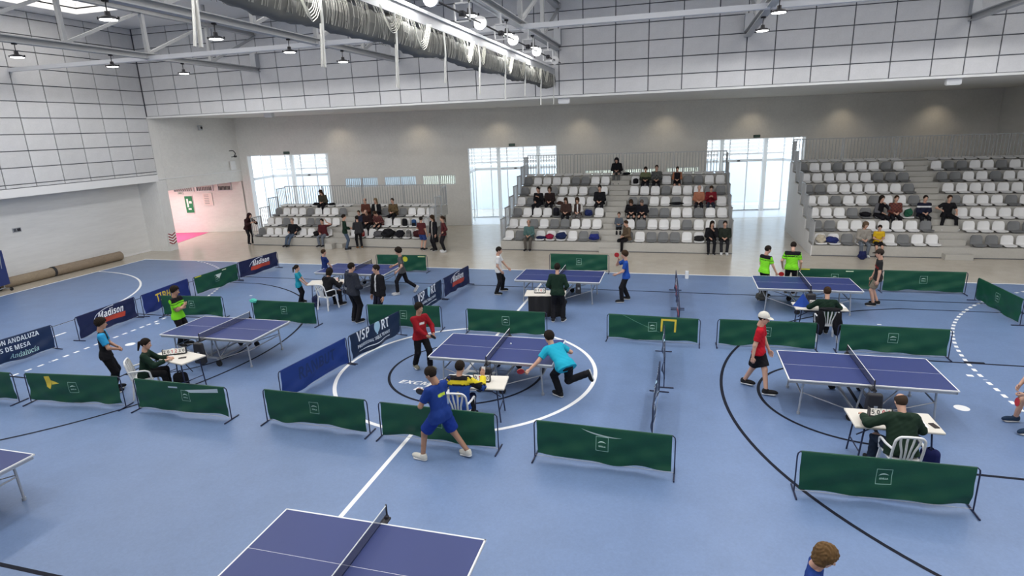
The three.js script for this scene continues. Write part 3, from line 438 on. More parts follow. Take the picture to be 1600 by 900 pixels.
// ================================================================ COURT SURROUNDS (barriers with cloth)
const emblem = (x, cx, cy, s) => { x.strokeStyle = '#a9c9ba'; x.lineWidth = s * 0.035; x.strokeRect(cx - s / 2, cy - s / 2, s, s); x.beginPath(); x.moveTo(cx - s * 0.36, cy - s * 0.02); x.quadraticCurveTo(cx - s * 0.1, cy - s * 0.36, cx + s * 0.36, cy - s * 0.06); x.quadraticCurveTo(cx - s * 0.05, cy - s * 0.2, cx - s * 0.36, cy - s * 0.02); x.fillStyle = '#cfe3d8'; x.fill(); x.font = 'bold ' + Math.round(s * 0.15) + 'px sans-serif'; x.textAlign = 'center'; x.fillText('SEVILLA', cx, cy + s * 0.22); };
const greenCloth = (kind) => canvasTex(1024, 288, (x, w, h) => {
  x.fillStyle = '#074a33'; x.fillRect(0, 0, w, h); let s = 17 + kind * 7; const r = () => { s = (s * 1664525 + 1013904223) >>> 0; return s / 4294967296; };
  for (let i = 0; i < 2600; i++) { x.fillStyle = r() < 0.5 ? 'rgba(0,30,20,0.10)' : 'rgba(60,130,100,0.08)'; x.fillRect(r() * w, r() * h, 1 + r() * 5, 1 + r() * 2); }
  emblem(x, w * (kind === 2 ? 0.56 : 0.5), h * 0.52, h * 0.32);
  if (kind === 1) { x.fillStyle = '#b9c6c2'; x.beginPath(); x.moveTo(w * 0.34, h * 0.20); x.quadraticCurveTo(w * 0.48, h * 0.42, w * 0.65, h * 0.33); x.quadraticCurveTo(w * 0.5, h * 0.36, w * 0.34, h * 0.20); x.fill(); }
  if (kind === 2) { x.fillStyle = '#b4c2cf'; x.beginPath(); x.moveTo(w * 0.56, h * 0.34); x.lineTo(w * 0.93, h * 0.2); x.lineTo(w * 0.93, h * 0.32); x.lineTo(w * 0.62, h * 0.4); x.fill(); x.fillRect(w * 0.38, h * 0.26, w * 0.1, h * 0.05); }
  if (kind === 3) { x.strokeStyle = '#d9c13f'; x.lineWidth = h * 0.075; x.beginPath(); x.moveTo(w * 0.6, h * 0.68); x.lineTo(w * 0.605, h * 0.24); x.lineTo(w * 0.755, h * 0.24); x.lineTo(w * 0.75, h * 0.68); x.stroke(); x.strokeStyle = '#6f9a86'; x.lineWidth = h * 0.012; x.beginPath(); x.moveTo(w * 0.16, h * 0.14); x.lineTo(w * 0.58, h * 0.72); x.stroke(); }
  if (kind === 4) { x.fillStyle = '#d9c13f'; x.beginPath(); x.moveTo(w * 0.2, h * 0.22); x.lineTo(w * 0.26, h * 0.2); x.lineTo(w * 0.27, h * 0.4); x.lineTo(w * 0.25, h * 0.62); x.lineTo(w * 0.21, h * 0.55); x.fill(); x.beginPath(); x.moveTo(w * 0.27, h * 0.34); x.lineTo(w * 0.36, h * 0.42); x.lineTo(w * 0.27, h * 0.48); x.fill(); }
  if (kind === 5) { x.fillStyle = '#c9c634'; x.beginPath(); x.ellipse(w * 0.58, h * 0.36, w * 0.05, h * 0.14, 0, 0, 7); x.fill(); x.fillStyle = '#d8d9a0'; x.fillRect(w * 0.84, h * 0.2, w * 0.14, h * 0.05); }
  if (kind >= 6) { x.fillStyle = '#c9c634'; x.fillRect(w * 0.02, h * 0.12, w * 0.14, h * 0.07); x.fillStyle = '#dfe8c8'; x.fillRect(w * 0.64, h * 0.2, w * 0.1, h * 0.04); }
  if (kind === 6) { x.beginPath(); x.moveTo(w * 0.47, h * 0.35); x.lineTo(w * 0.62, h * 0.33); x.lineTo(w * 0.55, h * 0.58); x.fillStyle = '#c9d6cf'; x.fill(); }
});
const banner = (draw) => canvasTex(1024, 288, draw);
const madison = banner((x, w, h) => { x.fillStyle = '#141d48'; x.fillRect(0, 0, w, h); x.strokeStyle = '#e4e8f2'; x.lineWidth = 9; x.beginPath(); x.moveTo(w * 0.26, h * 0.55); x.quadraticCurveTo(w * 0.3, h * 0.18, w * 0.62, h * 0.16); x.stroke(); x.fillStyle = '#c0452f'; x.save(); x.transform(1, 0, -0.35, 1, 60, 0); x.fillRect(w * 0.3, h * 0.56, w * 0.5, h * 0.2); x.restore(); x.fillStyle = '#ffffff'; x.font = 'italic bold 112px sans-serif'; x.textAlign = 'center'; x.fillText('Madison', w * 0.55, h * 0.54); });
const federation = banner((x, w, h) => { x.fillStyle = '#10294f'; x.fillRect(0, 0, w, h); x.fillStyle = '#e6edf2'; x.font = 'bold 68px sans-serif'; x.textAlign = 'left'; x.fillText('FEDERACIÓN ANDALUZA', w * 0.08, h * 0.36); x.fillText('TENIS DE MESA', w * 0.26, h * 0.63); x.fillStyle = '#b8e0dc'; x.font = 'italic 66px serif'; x.fillText('Andalucía', w * 0.50, h * 0.9); });
const vsport = banner((x, w, h) => { x.fillStyle = '#0c2344'; x.fillRect(0, 0, w, h); x.fillStyle = '#e9eef4'; x.font = 'bold 150px sans-serif'; x.textAlign = 'left'; x.fillText('VSP', w * 0.12, h * 0.5); x.fillText('RT', w * 0.60, h * 0.5); x.fillStyle = '#a9cfe6'; x.beginPath(); x.ellipse(w * 0.525, h * 0.28, 58, 68, 0, 0, 7); x.fill(); x.fillRect(w * 0.51, h * 0.5, 30, 20); x.fillStyle = '#dbe5ee'; x.font = 'bold 46px sans-serif'; x.fillText('PROFESSIONAL TABLE TENNIS', w * 0.12, h * 0.73); x.fillRect(w * 0.15, h * 0.84, w * 0.62, 9); });
const yellowWord = banner((x, w, h) => { x.fillStyle = '#14286e'; x.fillRect(0, 0, w, h); x.fillStyle = '#e0c23c'; x.font = 'bold 150px sans-serif'; x.textAlign = 'center'; x.fillText('TIBHAR', w * 0.52, h * 0.68); });
const dimWord = banner((x, w, h) => { x.fillStyle = '#10337f'; x.fillRect(0, 0, w, h); x.fillStyle = '#0c2860'; x.font = 'bold 150px sans-serif'; x.textAlign = 'center'; x.fillText('RANBUT', w * 0.52, h * 0.68); });
const clothMat = (t) => std(0xffffff, 0.5, { map: t, side: THREE.DoubleSide });
const CM = { plain: clothMat(greenCloth(0)), torn: clothMat(greenCloth(1)), ripped: clothMat(greenCloth(2)), taped: clothMat(greenCloth(3)), arrow: clothMat(greenCloth(4)), dot: clothMat(greenCloth(5)), stripe: clothMat(greenCloth(6)), strip: clothMat(greenCloth(7)), madison: clothMat(madison), federation: clothMat(federation), vsport: clothMat(vsport), yellow: clothMat(yellowWord), dim: clothMat(dimWord) };
const BH = 0.70;
function clothGeo(len, sd, droop) {                           // wrinkled cloth hung from the top tube
  const n = 44, m = 14, H = BH - 0.055, g = new THREE.PlaneGeometry(len, H, n, m), p = g.attributes.position;
  for (let i = 0; i < p.count; i++) { const x = p.getX(i) + len / 2, row = Math.round((0.5 - p.getY(i) / H) * m), v = Math.max(0, row - 2) / (m - 2), t = x / len;
    if (row < 2) { p.setXYZ(i, p.getX(i), row ? BH + 0.014 : BH - 0.03, row ? -0.002 : -0.016); continue; }   // sleeve over the top tube
    const fold = Math.sin(t * 9 + sd * 2.1 + v * 3.2) * 0.016 + Math.sin(t * 23 - v * 7 + sd) * 0.010 + Math.sin((t * 6 + v * 5) * 2.2 + sd * 3) * 0.014;
    const sagTop = 0, hem = v * (0.02 * Math.sin(t * 7 + sd) + 0.012 * Math.sin(t * 17 + sd * 2));
    p.setXYZ(i, p.getX(i), BH + 0.004 - v * (H - 0.02) - sagTop + hem, fold * (0.15 + v) + 0.015); }
  g.computeVertexNormals(); return g;
}
let barrierN = 0;
function barrier(a, b, mat, label, flip = false, tilt = 0) {  // a and b: [x, z] of the two posts
  let [p, q] = flip ? [b, a] : [a, b]; const dx = q[0] - p[0], dz = q[1] - p[1], len = Math.hypot(dx, dz);
  const g = thing('court_barrier', label, 'barrier', [(p[0] + q[0]) / 2, 0, (p[1] + q[1]) / 2], Math.atan2(-dz, dx), 'court barriers'); const L = len / 2, r = 0.011, sd = barrierN++ * 1.37;
  mesh('cloth', clothGeo(len - 0.1, sd, 0.4 + (barrierN % 3) * 0.5), mat, g);
  const top = [[-L, 0.55, 0], [-L, BH - 0.06, 0], [-L + 0.015, BH - 0.02, 0], [-L + 0.06, BH, 0], [0, BH, 0], [L - 0.06, BH, 0], [L - 0.015, BH - 0.02, 0], [L, BH - 0.06, 0], [L, 0.55, 0]];
  mesh('top_tube', path(top, r, false, 6, 44), M.navyTube, g);
  for (const s of [-1, 1]) { mesh('post', rod([s * L, 0.03, 0], [s * L, 0.56, 0], r), M.navyTube, g); mesh('foot', rod([s * L, 0.015, -0.2], [s * L, 0.015, 0.2], 0.014), M.navyTube, g); }
  mesh('lower_cord', rod([-L, 0.05, 0], [L, 0.05, 0], 0.004, 4), M.zinc, g);
  return g;
}
const front = (n) => `green cloth barrier in the front row, ${n}`;
barrier([-11.45, 3.62], [-9.2, 3.55], CM.plain, front('leftmost, cut by the left edge'));
barrier([-8.92, 3.5], [-6.56, 3.25], CM.arrow, front('with a yellow tape arrow'));
barrier([-6.18, 3.27], [-3.84, 3.28], CM.ripped, front('ripped open, before the ponytailed umpire'));
barrier([-3.06, 3.2], [-0.77, 3.24], CM.plain, front('just left of the blue-shirted player'));
barrier([-0.52, 3.27], [1.77, 3.31], CM.plain, front('behind the legs of the blue-shirted player'));
barrier([2.44, 3.38], [4.74, 3.45], CM.torn, front('with a pale slit above its emblem'));
barrier([6.48, 3.53], [8.80, 3.50], CM.plain, front('behind the balding umpire, nearest of all'));
const mid = (n) => `green cloth barrier in the middle row, ${n}`;
barrier([-11.2, -2.35], [-8.98, -2.55], CM.plain, mid('behind the lime player at the left table'));
barrier([-7.75, -2.35], [-5.5, -2.35], CM.plain, mid('with a turquoise cloth over its left corner'));
barrier([-3.92, -2.45], [-1.66, -2.62], CM.plain, mid('behind the player in red sweatshirt'));
barrier([-0.88, -2.5], [1.40, -2.5], CM.plain, mid('behind the centre circle table'));
barrier([2.98, -2.64], [5.30, -2.55], CM.taped, mid('with a yellow tape gate mark'));
barrier([5.71, -2.62], [8.0, -2.68], CM.plain, mid('behind the white-capped player'));
barrier([8.42, -2.66], [10.74, -2.64], CM.plain, mid('right of the umpire chair with black jacket'));
barrier([-7.1, -9.05], [-4.9, -9.15], CM.dot, 'green cloth barrier at the back left with a round yellow mark');
barrier([-0.08, -9.92], [2.22, -9.92], CM.plain, 'green cloth barrier at the back behind the back centre table');
barrier([8.47, -8.42], [10.78, -8.46], CM.strip, 'green cloth barrier behind the back right table with yellow tape');
barrier([10.98, -8.46], [13.3, -8.46], CM.plain, 'green cloth barrier at the back right beyond the man in shorts');
barrier([13.3, -7.8], [13.38, -5.45], CM.plain, 'green cloth barrier turned sideways at the right edge');
barrier([-11.98, -4.55], [-12.0, -6.84], CM.stripe, 'green cloth barrier with a pale triangle in the left side row', false);
const side = (n) => `dark blue printed barrier ${n}`;
barrier([-12.12, -7.0], [-11.9, -9.2], CM.madison, side('with white and red print, farthest in the left side row'));
barrier([-11.85, -2.22], [-12.1, -4.45], CM.yellow, side('with big yellow letters in the left side row'));
barrier([-11.78, 0.05], [-11.95, -2.1], CM.madison, side('with white and red print, behind the man in black'));
barrier([-12.0, 2.95], [-11.8, 0.68], CM.federation, side('with three lines of pale lettering at the left edge'));
barrier([-2.98, 0.14], [-2.66, -2.02], CM.vsport, side('with big pale letters left of the centre circle'));
barrier([-3.3, 2.4], [-3.0, 0.2], CM.dim, side('in brighter blue with dim letters, left of centre circle'));
barrier([-2.86, -3.35], [-2.82, -5.5], CM.vsport, side('with pale letters right of the man in black jacket'));
barrier([-2.8, -5.6], [-2.6, -7.6], CM.madison, side('with white and red print near the back centre'));
barrier([4.44, -1.98], [4.5, 0.14], CM.vsport, side('seen edge-on between centre and right tables, farther one'));
barrier([4.41, 0.36], [4.35, 2.45], CM.vsport, side('seen edge-on between centre and right tables, nearer one'));
barrier([4.68, -7.75], [4.76, -5.66], CM.madison, side('seen edge-on between the back tables, farther one'));
barrier([4.76, -5.5], [4.80, -3.5], CM.madison, side('seen edge-on between the back tables, nearer one'));

// ================================================================ UMPIRE DESKS, CHAIRS, SCOREBOARDS
function desk(x, z, w, d, turn, label) {
  const g = thing('folding_desk', label, 'desk', [x, 0, z], turn, 'umpire desks'), h = 0.73;
  mesh('desk_top', rbox(w, 0.04, d, 0.018, 0, h - 0.02, 0, 3), M.desk, g);
  for (const s of [-1, 1]) { for (const k of [-1, 1]) mesh('leg', merge([rod([s * (w / 2 - 0.16), h - 0.04, k * (d / 2 - 0.08)], [s * (w / 2 - 0.1), 0.0, k * (d / 2 - 0.06)], 0.014, 8)]), M.navyTube, g); mesh('leg_bar', merge([rod([s * (w / 2 - 0.12), 0.25, -d / 2 + 0.07], [s * (w / 2 - 0.12), 0.25, d / 2 - 0.07], 0.011), rod([s * (w / 2 - 0.13), 0.42, 0], [s * 0.08, h - 0.05, 0], 0.011)]), M.navyTube, g); }
  return g;
}
desk(8.08, 2.28, 1.25, 0.66, 0.02, 'white folding desk at the right with scoreboard five zero'); desk(-6.22, 2.06, 1.2, 0.6, -0.2, 'white folding desk at the left before the ponytailed umpire');
desk(0.98, 2.12, 1.22, 0.62, 0.12, 'white folding desk by the centre circle under a raised score card'); desk(0.98, -4.3, 1.2, 0.6, 0.12, 'white folding desk draped in black at the back centre'); desk(8.28, -4.05, 1.24, 0.62, 0.02, 'white folding desk at the back right with blue bag on it'); desk(-6.55, -4.62, 1.2, 0.6, 0.3, 'white folding desk at the back left before the black-clad umpire');
const chairGeo = (() => {
  const g = {}; g.seat = (() => { const q = new RoundedBoxGeometry(0.43, 0.03, 0.42, 3, 0.014), p = q.attributes.position; for (let i = 0; i < p.count; i++) p.setY(i, p.getY(i) + 0.43 - 0.014 * Math.cos(p.getX(i) * 6) * Math.cos(p.getZ(i) * 6)); q.computeVertexNormals(); return q; })();
  g.legs = []; for (const s of [-1, 1]) for (const k of [-1, 1]) g.legs.push(beam([s * 0.2, 0.43, k * 0.18], [s * 0.235, 0, k * 0.235], 0.042, 0.03));
  const back = (t) => [0, 0.44 + 0.42 * t, -0.2 - 0.09 * t];
  g.frame = path([[-0.2, 0.42, -0.19], [-0.205, 0.62, -0.235], [-0.195, 0.8, -0.275], [-0.14, 0.865, -0.29], [0, 0.875, -0.295], [0.14, 0.865, -0.29], [0.195, 0.8, -0.275], [0.205, 0.62, -0.235], [0.2, 0.42, -0.19]], 0.02, false, 8, 48);
  g.slats = [-0.12, -0.04, 0.04, 0.12].map((x) => path([[x * 0.55, 0.43, -0.195], [x * 0.7, 0.6, -0.232], [x * 1.05, 0.75, -0.265], [x * 1.15, 0.865, -0.29]], 0.017, false, 6, 14));
  g.arms = [-1, 1].map((s) => merge([path([[s * 0.205, 0.64, -0.24], [s * 0.25, 0.655, -0.1], [s * 0.255, 0.65, 0.08], [s * 0.245, 0.6, 0.16], [s * 0.225, 0.43, 0.18]], 0.019, false, 6, 24)]));
  return g;
})();
function plasticChair(x, z, turn, label) { const g = thing('plastic_chair', label, 'chair', [x, 0, z], turn, 'white plastic chairs'); mesh('seat', chairGeo.seat, M.plastic, g); chairGeo.legs.forEach((l) => mesh('leg', l, M.plastic, g)); const f = mesh('backrest', chairGeo.frame, M.plastic, g); chairGeo.slats.forEach((s) => mesh('slat', s, M.plastic, f)); chairGeo.arms.forEach((a) => mesh('armrest', a, M.plastic, g)); return g; }
plasticChair(8.05, 2.83, Math.PI + 0.05, 'white plastic chair under the balding umpire'); plasticChair(-6.62, 2.62, 2.2, 'white plastic chair under the ponytailed umpire'); plasticChair(0.86, 2.72, Math.PI + 0.1, 'white plastic chair under the umpire in blue and yellow'); plasticChair(-6.2, -4.0, Math.PI - 0.25, 'white plastic chair under the black-clad umpire'); plasticChair(8.36, -3.55, Math.PI, 'white plastic chair hung with a black jacket');
function digits(t, red) { return canvasTex(64, 96, (x, w, h) => { x.fillStyle = '#f3f1ec'; x.fillRect(0, 0, w, h); x.fillStyle = red ? '#c43a42' : '#16161a'; x.font = 'bold 80px sans-serif'; x.textAlign = 'center'; x.fillText(t, w / 2, h * 0.79); }); }
const digitMat = new Map(); const dm = (t, r) => { const k = t + r; if (!digitMat.has(k)) digitMat.set(k, std(0xffffff, 0.6, { map: digits(t, r) })); return digitMat.get(k); };
function scoreboard(x, z, turn, text, label) {                // cards hang on a tented black stand; upper case R marks a red card
  const g = thing('flip_scoreboard', label, 'scoreboard', [x, 0.73, z], turn, 'flip scoreboards'), cards = text.split(' '), w = 0.078, n = cards.length;
  mesh('stand', merge([beam([-n * w / 2, 0.02, 0.045], [n * w / 2, 0.02, 0.045], 0.02, 0.03), box(-n * w / 2 - 0.012, -n * w / 2, 0, 0.14, -0.05, 0.05), box(n * w / 2, n * w / 2 + 0.012, 0, 0.14, -0.05, 0.05), box(-n * w / 2, n * w / 2, 0, 0.012, -0.06, 0.07)]), M.dark, g);
  cards.forEach((c, i) => { const red = c.endsWith('R'), q = new THREE.BoxGeometry(w - 0.008, 0.115, 0.004); const face = new THREE.PlaneGeometry(w - 0.008, 0.115).translate(0, 0, 0.0024); const m = mesh('card', q, M.plastic, g); m.position.set(-n * w / 2 + (i + 0.5) * w, 0.085, 0.04); m.rotation.x = -0.25; mesh('digit', face, dm(c.replace('R', ''), red), m); });
}
scoreboard(7.92, 2.18, 0.05, '5 0 0R 1R', 'flip scoreboard reading five zero before the balding umpire'); scoreboard(-6.35, 1.98, 0.55, '2 0 1R 2R 3 0', 'flip scoreboard on the desk of the ponytailed umpire'); scoreboard(1.1, 2.08, 0.1, '0 1R 3R 0', 'flip scoreboard on the desk by the centre circle'); scoreboard(8.2, -4.12, 0, '0 1 0R 0', 'flip scoreboard on the back right desk'); scoreboard(-6.3, -4.72, 0.3, '1 0 0R', 'flip scoreboard on the back left desk'); scoreboard(0.82, -4.28, 0.12, '0 1 0R 0', 'flip scoreboard on the black draped desk');
// desk-top papers and phones
const paper = (x, z, w, d, t, label) => solo('paper_sheet', box(-w / 2, w / 2, 0, 0.003, -d / 2, d / 2).rotateY(t).translate(x, 0.7305, z), std(lin(0.85, 0.86, 0.87), 0.7), label, 'paper');
paper(8.42, 2.32, 0.2, 0.3, 0.05, 'white score sheet on the right desk'); paper(-6.45, 2.15, 0.21, 0.3, -0.5, 'white score sheet under the ponytailed umpire hands'); paper(8.78, -4.1, 0.21, 0.3, 0.1, 'white score sheet at the end of the back right desk');
const phone = (x, z, t, label) => { const g = thing('phone', label, 'phone', [x, 0.73, z], t); mesh('body', rbox(0.085, 0.01, 0.16, 0.004, 0, 0.006, 0), M.dark, g); mesh('screen', box(-0.037, 0.037, 0.011, 0.0118, -0.072, 0.072), std(lin(0.03, 0.02, 0.02), 0.15), g); };
phone(8.62, 2.38, 0.25, 'dark phone at the corner of the right desk'); phone(-5.98, 2.15, -0.9, 'dark phone on the left desk');
solo('table_tennis_ball', new THREE.SphereGeometry(0.02, 16, 12).translate(1.14, 0.782, 0.12), M.plastic, 'white ball on the centre table just past the net', 'ball');
solo('desk_drape', (() => { const g = new THREE.PlaneGeometry(0.95, 0.62, 40, 8), p = g.attributes.position; for (let i = 0; i < p.count; i++) p.setZ(i, 0.035 * Math.sin(p.getX(i) * 26) * (0.6 - p.getY(i))); g.computeVertexNormals(); g.rotateY(0.12); g.translate(1.02, 0.41, -3.95); return g; })(), std(lin(0.012, 0.012, 0.014), 0.9, { side: THREE.DoubleSide }), 'black drape hanging from the back centre desk', 'drape');
// ================================================================ PEOPLE: distance fields meshed with surface nets
function surfaceNets(sdf, mn, mx, cell) {
  const nx = Math.ceil((mx[0] - mn[0]) / cell) + 1, ny = Math.ceil((mx[1] - mn[1]) / cell) + 1, nz = Math.ceil((mx[2] - mn[2]) / cell) + 1, N = nx * ny * nz, v = new Float32Array(N).fill(9);
  const B = 4, R = cell * B * 0.87 * 1.9;
  for (let bz = 0; bz < nz; bz += B) for (let by = 0; by < ny; by += B) for (let bx = 0; bx < nx; bx += B) {
    const d = sdf(mn[0] + (bx + 1.5) * cell, mn[1] + (by + 1.5) * cell, mn[2] + (bz + 1.5) * cell), skip = Math.abs(d) > R;
    for (let z = bz; z < Math.min(nz, bz + B); z++) for (let y = by; y < Math.min(ny, by + B); y++) for (let x = bx; x < Math.min(nx, bx + B); x++) v[x + nx * (y + ny * z)] = skip ? d : sdf(mn[0] + x * cell, mn[1] + y * cell, mn[2] + z * cell);
  }
  const id = new Int32Array(N).fill(-1), pos = [], nor = [], idx = [], sx = 1, sy = nx, sz = nx * ny, off = [0, sx, sy, sx + sy, sz, sz + sx, sz + sy, sz + sx + sy];
  const E = [[0, 1], [2, 3], [4, 5], [6, 7], [0, 2], [1, 3], [4, 6], [5, 7], [0, 4], [1, 5], [2, 6], [3, 7]];
  for (let z = 0; z < nz - 1; z++) for (let y = 0; y < ny - 1; y++) for (let x = 0; x < nx - 1; x++) {
    const i = x + nx * (y + ny * z); let m = 0; for (let k = 0; k < 8; k++) if (v[i + off[k]] < 0) m |= 1 << k; if (m === 0 || m === 255) continue;
    let px = 0, py = 0, pz = 0, c = 0; for (const [a, b] of E) { const va = v[i + off[a]], vb = v[i + off[b]]; if ((va < 0) === (vb < 0)) continue; const t = va / (va - vb); px += (a & 1) + t * ((b & 1) - (a & 1)); py += (a >> 1 & 1) + t * ((b >> 1 & 1) - (a >> 1 & 1)); pz += (a >> 2) + t * ((b >> 2) - (a >> 2)); c++; }
    const X = mn[0] + (x + px / c) * cell, Y = mn[1] + (y + py / c) * cell, Z = mn[2] + (z + pz / c) * cell, h = cell * 0.6; id[i] = pos.length / 3; pos.push(X, Y, Z);
    let gx = sdf(X + h, Y, Z) - sdf(X - h, Y, Z), gy = sdf(X, Y + h, Z) - sdf(X, Y - h, Z), gz = sdf(X, Y, Z + h) - sdf(X, Y, Z - h); const l = Math.hypot(gx, gy, gz) || 1; nor.push(gx / l, gy / l, gz / l);
  }
  const quad = (a, b, c, d, f) => { if (a < 0 || b < 0 || c < 0 || d < 0) return; if (f) idx.push(a, b, c, a, c, d); else idx.push(a, c, b, a, d, c); };
  for (let z = 1; z < nz - 1; z++) for (let y = 1; y < ny - 1; y++) for (let x = 1; x < nx - 1; x++) {
    const i = x + nx * (y + ny * z), s = v[i] < 0;
    if (s !== (v[i + sx] < 0)) quad(id[i - sy - sz], id[i - sz], id[i], id[i - sy], s);
    if (s !== (v[i + sy] < 0)) quad(id[i - sx - sz], id[i - sx], id[i], id[i - sz], s);
    if (s !== (v[i + sz] < 0)) quad(id[i - sx - sy], id[i - sy], id[i], id[i - sx], s);
  }
  const g = new THREE.BufferGeometry(); g.setAttribute('position', new THREE.Float32BufferAttribute(pos, 3)); g.setAttribute('normal', new THREE.Float32BufferAttribute(nor, 3)); g.setIndex(idx); return g;
}
const smin = (a, b, k) => { const h = Math.max(k - Math.abs(a - b), 0) / k; return Math.min(a, b) - h * h * k * 0.25; };
const smax = (a, b, k) => -smin(-a, -b, k);
const ell = (x, y, z, a, b, c) => { const k0 = Math.hypot(x / a, y / b, z / c), k1 = Math.hypot(x / (a * a), y / (b * b), z / (c * c)); return k1 > 1e-9 ? k0 * (k0 - 1) / k1 : -Math.min(a, b, c); };
function cone(x, y, z, c) {                                  // tapered capsule c = [ax,ay,az, bx,by,bz, ra,rb]
  const dx = c[3] - c[0], dy = c[4] - c[1], dz = c[5] - c[2], px = x - c[0], py = y - c[1], pz = z - c[2], l = dx * dx + dy * dy + dz * dz; let t = l > 0 ? (px * dx + py * dy + pz * dz) / l : 0; t = t < 0 ? 0 : t > 1 ? 1 : t;
  return Math.hypot(px - t * dx, py - t * dy, pz - t * dz) - (c[6] + t * (c[7] - c[6]));
}
// ---- head, hair, hands, shoes: templates in their own frames
const EYE = [0.031, 0.006, 0.079];
const headSdf = (x, y, z) => {
  const ax = Math.abs(x); let d = ell(x, y - 0.03, z + 0.01, 0.075, 0.093, 0.095);
  d = smin(d, ell(x, y + 0.045, z - 0.022, 0.057, 0.076, 0.068), 0.03); d = smin(d, Math.hypot(x, y + 0.104, z - 0.056) - 0.02, 0.025);
  d = smin(d, cone(ax, y, z, [0.008, 0.027, 0.083, 0.04, 0.029, 0.072, 0.009, 0.007]), 0.014);
  d = smax(d, -(Math.hypot(ax - 0.031, y - 0.008, z - 0.097) - 0.015), 0.012); d = Math.min(d, Math.hypot(ax - EYE[0], y - EYE[1], z - EYE[2]) - 0.0125);
  d = smin(d, cone(x, y, z, [0, 0.012, 0.088, 0, -0.034, 0.108, 0.008, 0.012]), 0.012); d = smin(d, cone(ax, y, z, [0, -0.036, 0.1, 0.013, -0.038, 0.092, 0.008, 0.007]), 0.01);
  d = smin(d, cone(ax, y, z, [0, -0.064, 0.088, 0.02, -0.066, 0.079, 0.007, 0.004]), 0.01); d = smin(d, ell(ax - 0.078, y + 0.006, z + 0.008, 0.011, 0.032, 0.019), 0.012);
  return smin(d, cone(x, y, z, [0, -0.06, -0.02, 0, -0.17, -0.035, 0.052, 0.054]), 0.03);
};
const skull = (x, y, z, e) => ell(x, y - 0.032, z + 0.014, 0.078 + e, 0.095 + e, 0.098 + e);
const faceCut = (x, y, z, low = 0) => ell(x, y + 0.035 + low, z - 0.105, 0.086, 0.108, 0.098);
const HAIR = {
  short: (x, y, z) => { let d = skull(x, y, z, 0.012) + 0.002 * Math.sin(x * 210) * Math.sin(z * 190 + y * 90); d = smax(d, -faceCut(x, y, z), 0.012); d = smax(d, -(y + 0.058 - Math.max(0, z + 0.03) * 0.9), 0.015); return d; },
  thick: (x, y, z) => { let d = skull(x, y - 0.006, z, 0.024) + 0.004 * Math.sin(x * 120 + y * 60) * Math.sin(z * 130); d = smax(d, -faceCut(x, y, z, 0.008), 0.012); return smax(d, -(y + 0.062 - Math.max(0, z + 0.03) * 0.9), 0.015); },
  curly: (x, y, z) => { let d = skull(x, y - 0.012, z, 0.035) + 0.011 * Math.sin(x * 95) * Math.sin(y * 90 + 1) * Math.sin(z * 92); d = smax(d, -faceCut(x, y, z, 0.005), 0.012); return smax(d, -(y + 0.055 - Math.max(0, z + 0.02) * 0.7), 0.015); },
  bob: (x, y, z) => { let d = skull(x, y, z, 0.026); d = smin(d, ell(x, y + 0.05, z + 0.03, 0.1, 0.1, 0.088), 0.03) + 0.006 * Math.sin(x * 70 + y * 35 + 3 * Math.sin(z * 40)) * Math.sin(z * 63 + 2 * Math.sin(y * 50)) + 0.003 * Math.sin(x * 170 + z * 90); d = smax(d, -faceCut(x, y, z, 0.012), 0.012); return smax(d, -(y + 0.12), 0.02); },
  long: (x, y, z) => { let d = skull(x, y, z, 0.02); d = smin(d, ell(x, y + 0.13, z + 0.055, 0.105, 0.17, 0.06), 0.05) + 0.003 * Math.sin(x * 150 + y * 20); d = smax(d, -faceCut(x, y, z, 0.012), 0.012); return smax(d, -(cone(x, y, z, [0, -0.09, 0.03, 0, -0.3, 0.03, 0.062, 0.09])), 0.01); },
  tail: (x, y, z) => { let d = skull(x, y, z, 0.013); d = smax(d, -faceCut(x, y, z), 0.012); d = smax(d, -(y + 0.055 - Math.max(0, z + 0.03) * 0.9), 0.015); d = smin(d, Math.hypot(x, y - 0.02, z + 0.125) - 0.026, 0.02); return smin(d, cone(x, y, z, [0, 0.01, -0.145, 0, -0.17, -0.165, 0.034, 0.016]), 0.025); },
  bald: (x, y, z) => { let d = skull(x, y, z, 0.009); d = smax(d, -faceCut(x, y, z), 0.012); d = smax(d, -(y + 0.058 - Math.max(0, z + 0.03) * 0.9), 0.015); return smax(d, -(ell(x, y - 0.12, z - 0.02, 0.082, 0.085, 0.105)), 0.012); },
  cap: (x, y, z) => { let d = smax(skull(x, y, z, 0.018), -(y - 0.022 - z * 0.15), 0.008); return smin(d, smax(ell(x, y - 0.034, z - 0.1, 0.078, 0.012, 0.085), -(z - 0.04), 0.01), 0.012); },
  hood: (x, y, z) => { let d = ell(x, y - 0.015, z + 0.03, 0.125, 0.145, 0.13); d = smin(d, cone(x, y, z, [0, -0.1, -0.03, 0, -0.2, -0.03, 0.11, 0.13]), 0.05); return smax(d, -ell(x, y + 0.02, z - 0.12, 0.088, 0.125, 0.13), 0.015); },
};
const hairCache = new Map();
function hairGeo(type, cell) { const k = type + cell; if (!hairCache.has(k)) hairCache.set(k, surfaceNets(HAIR[type], [-0.17, -0.36, -0.24], [0.17, 0.21, 0.21], cell)); return hairCache.get(k); }
const headCache = new Map();
function headGeo(cell) { if (!headCache.has(cell)) headCache.set(cell, surfaceNets(headSdf, [-0.11, -0.19, -0.13], [0.11, 0.145, 0.14], cell)); return headCache.get(cell); }
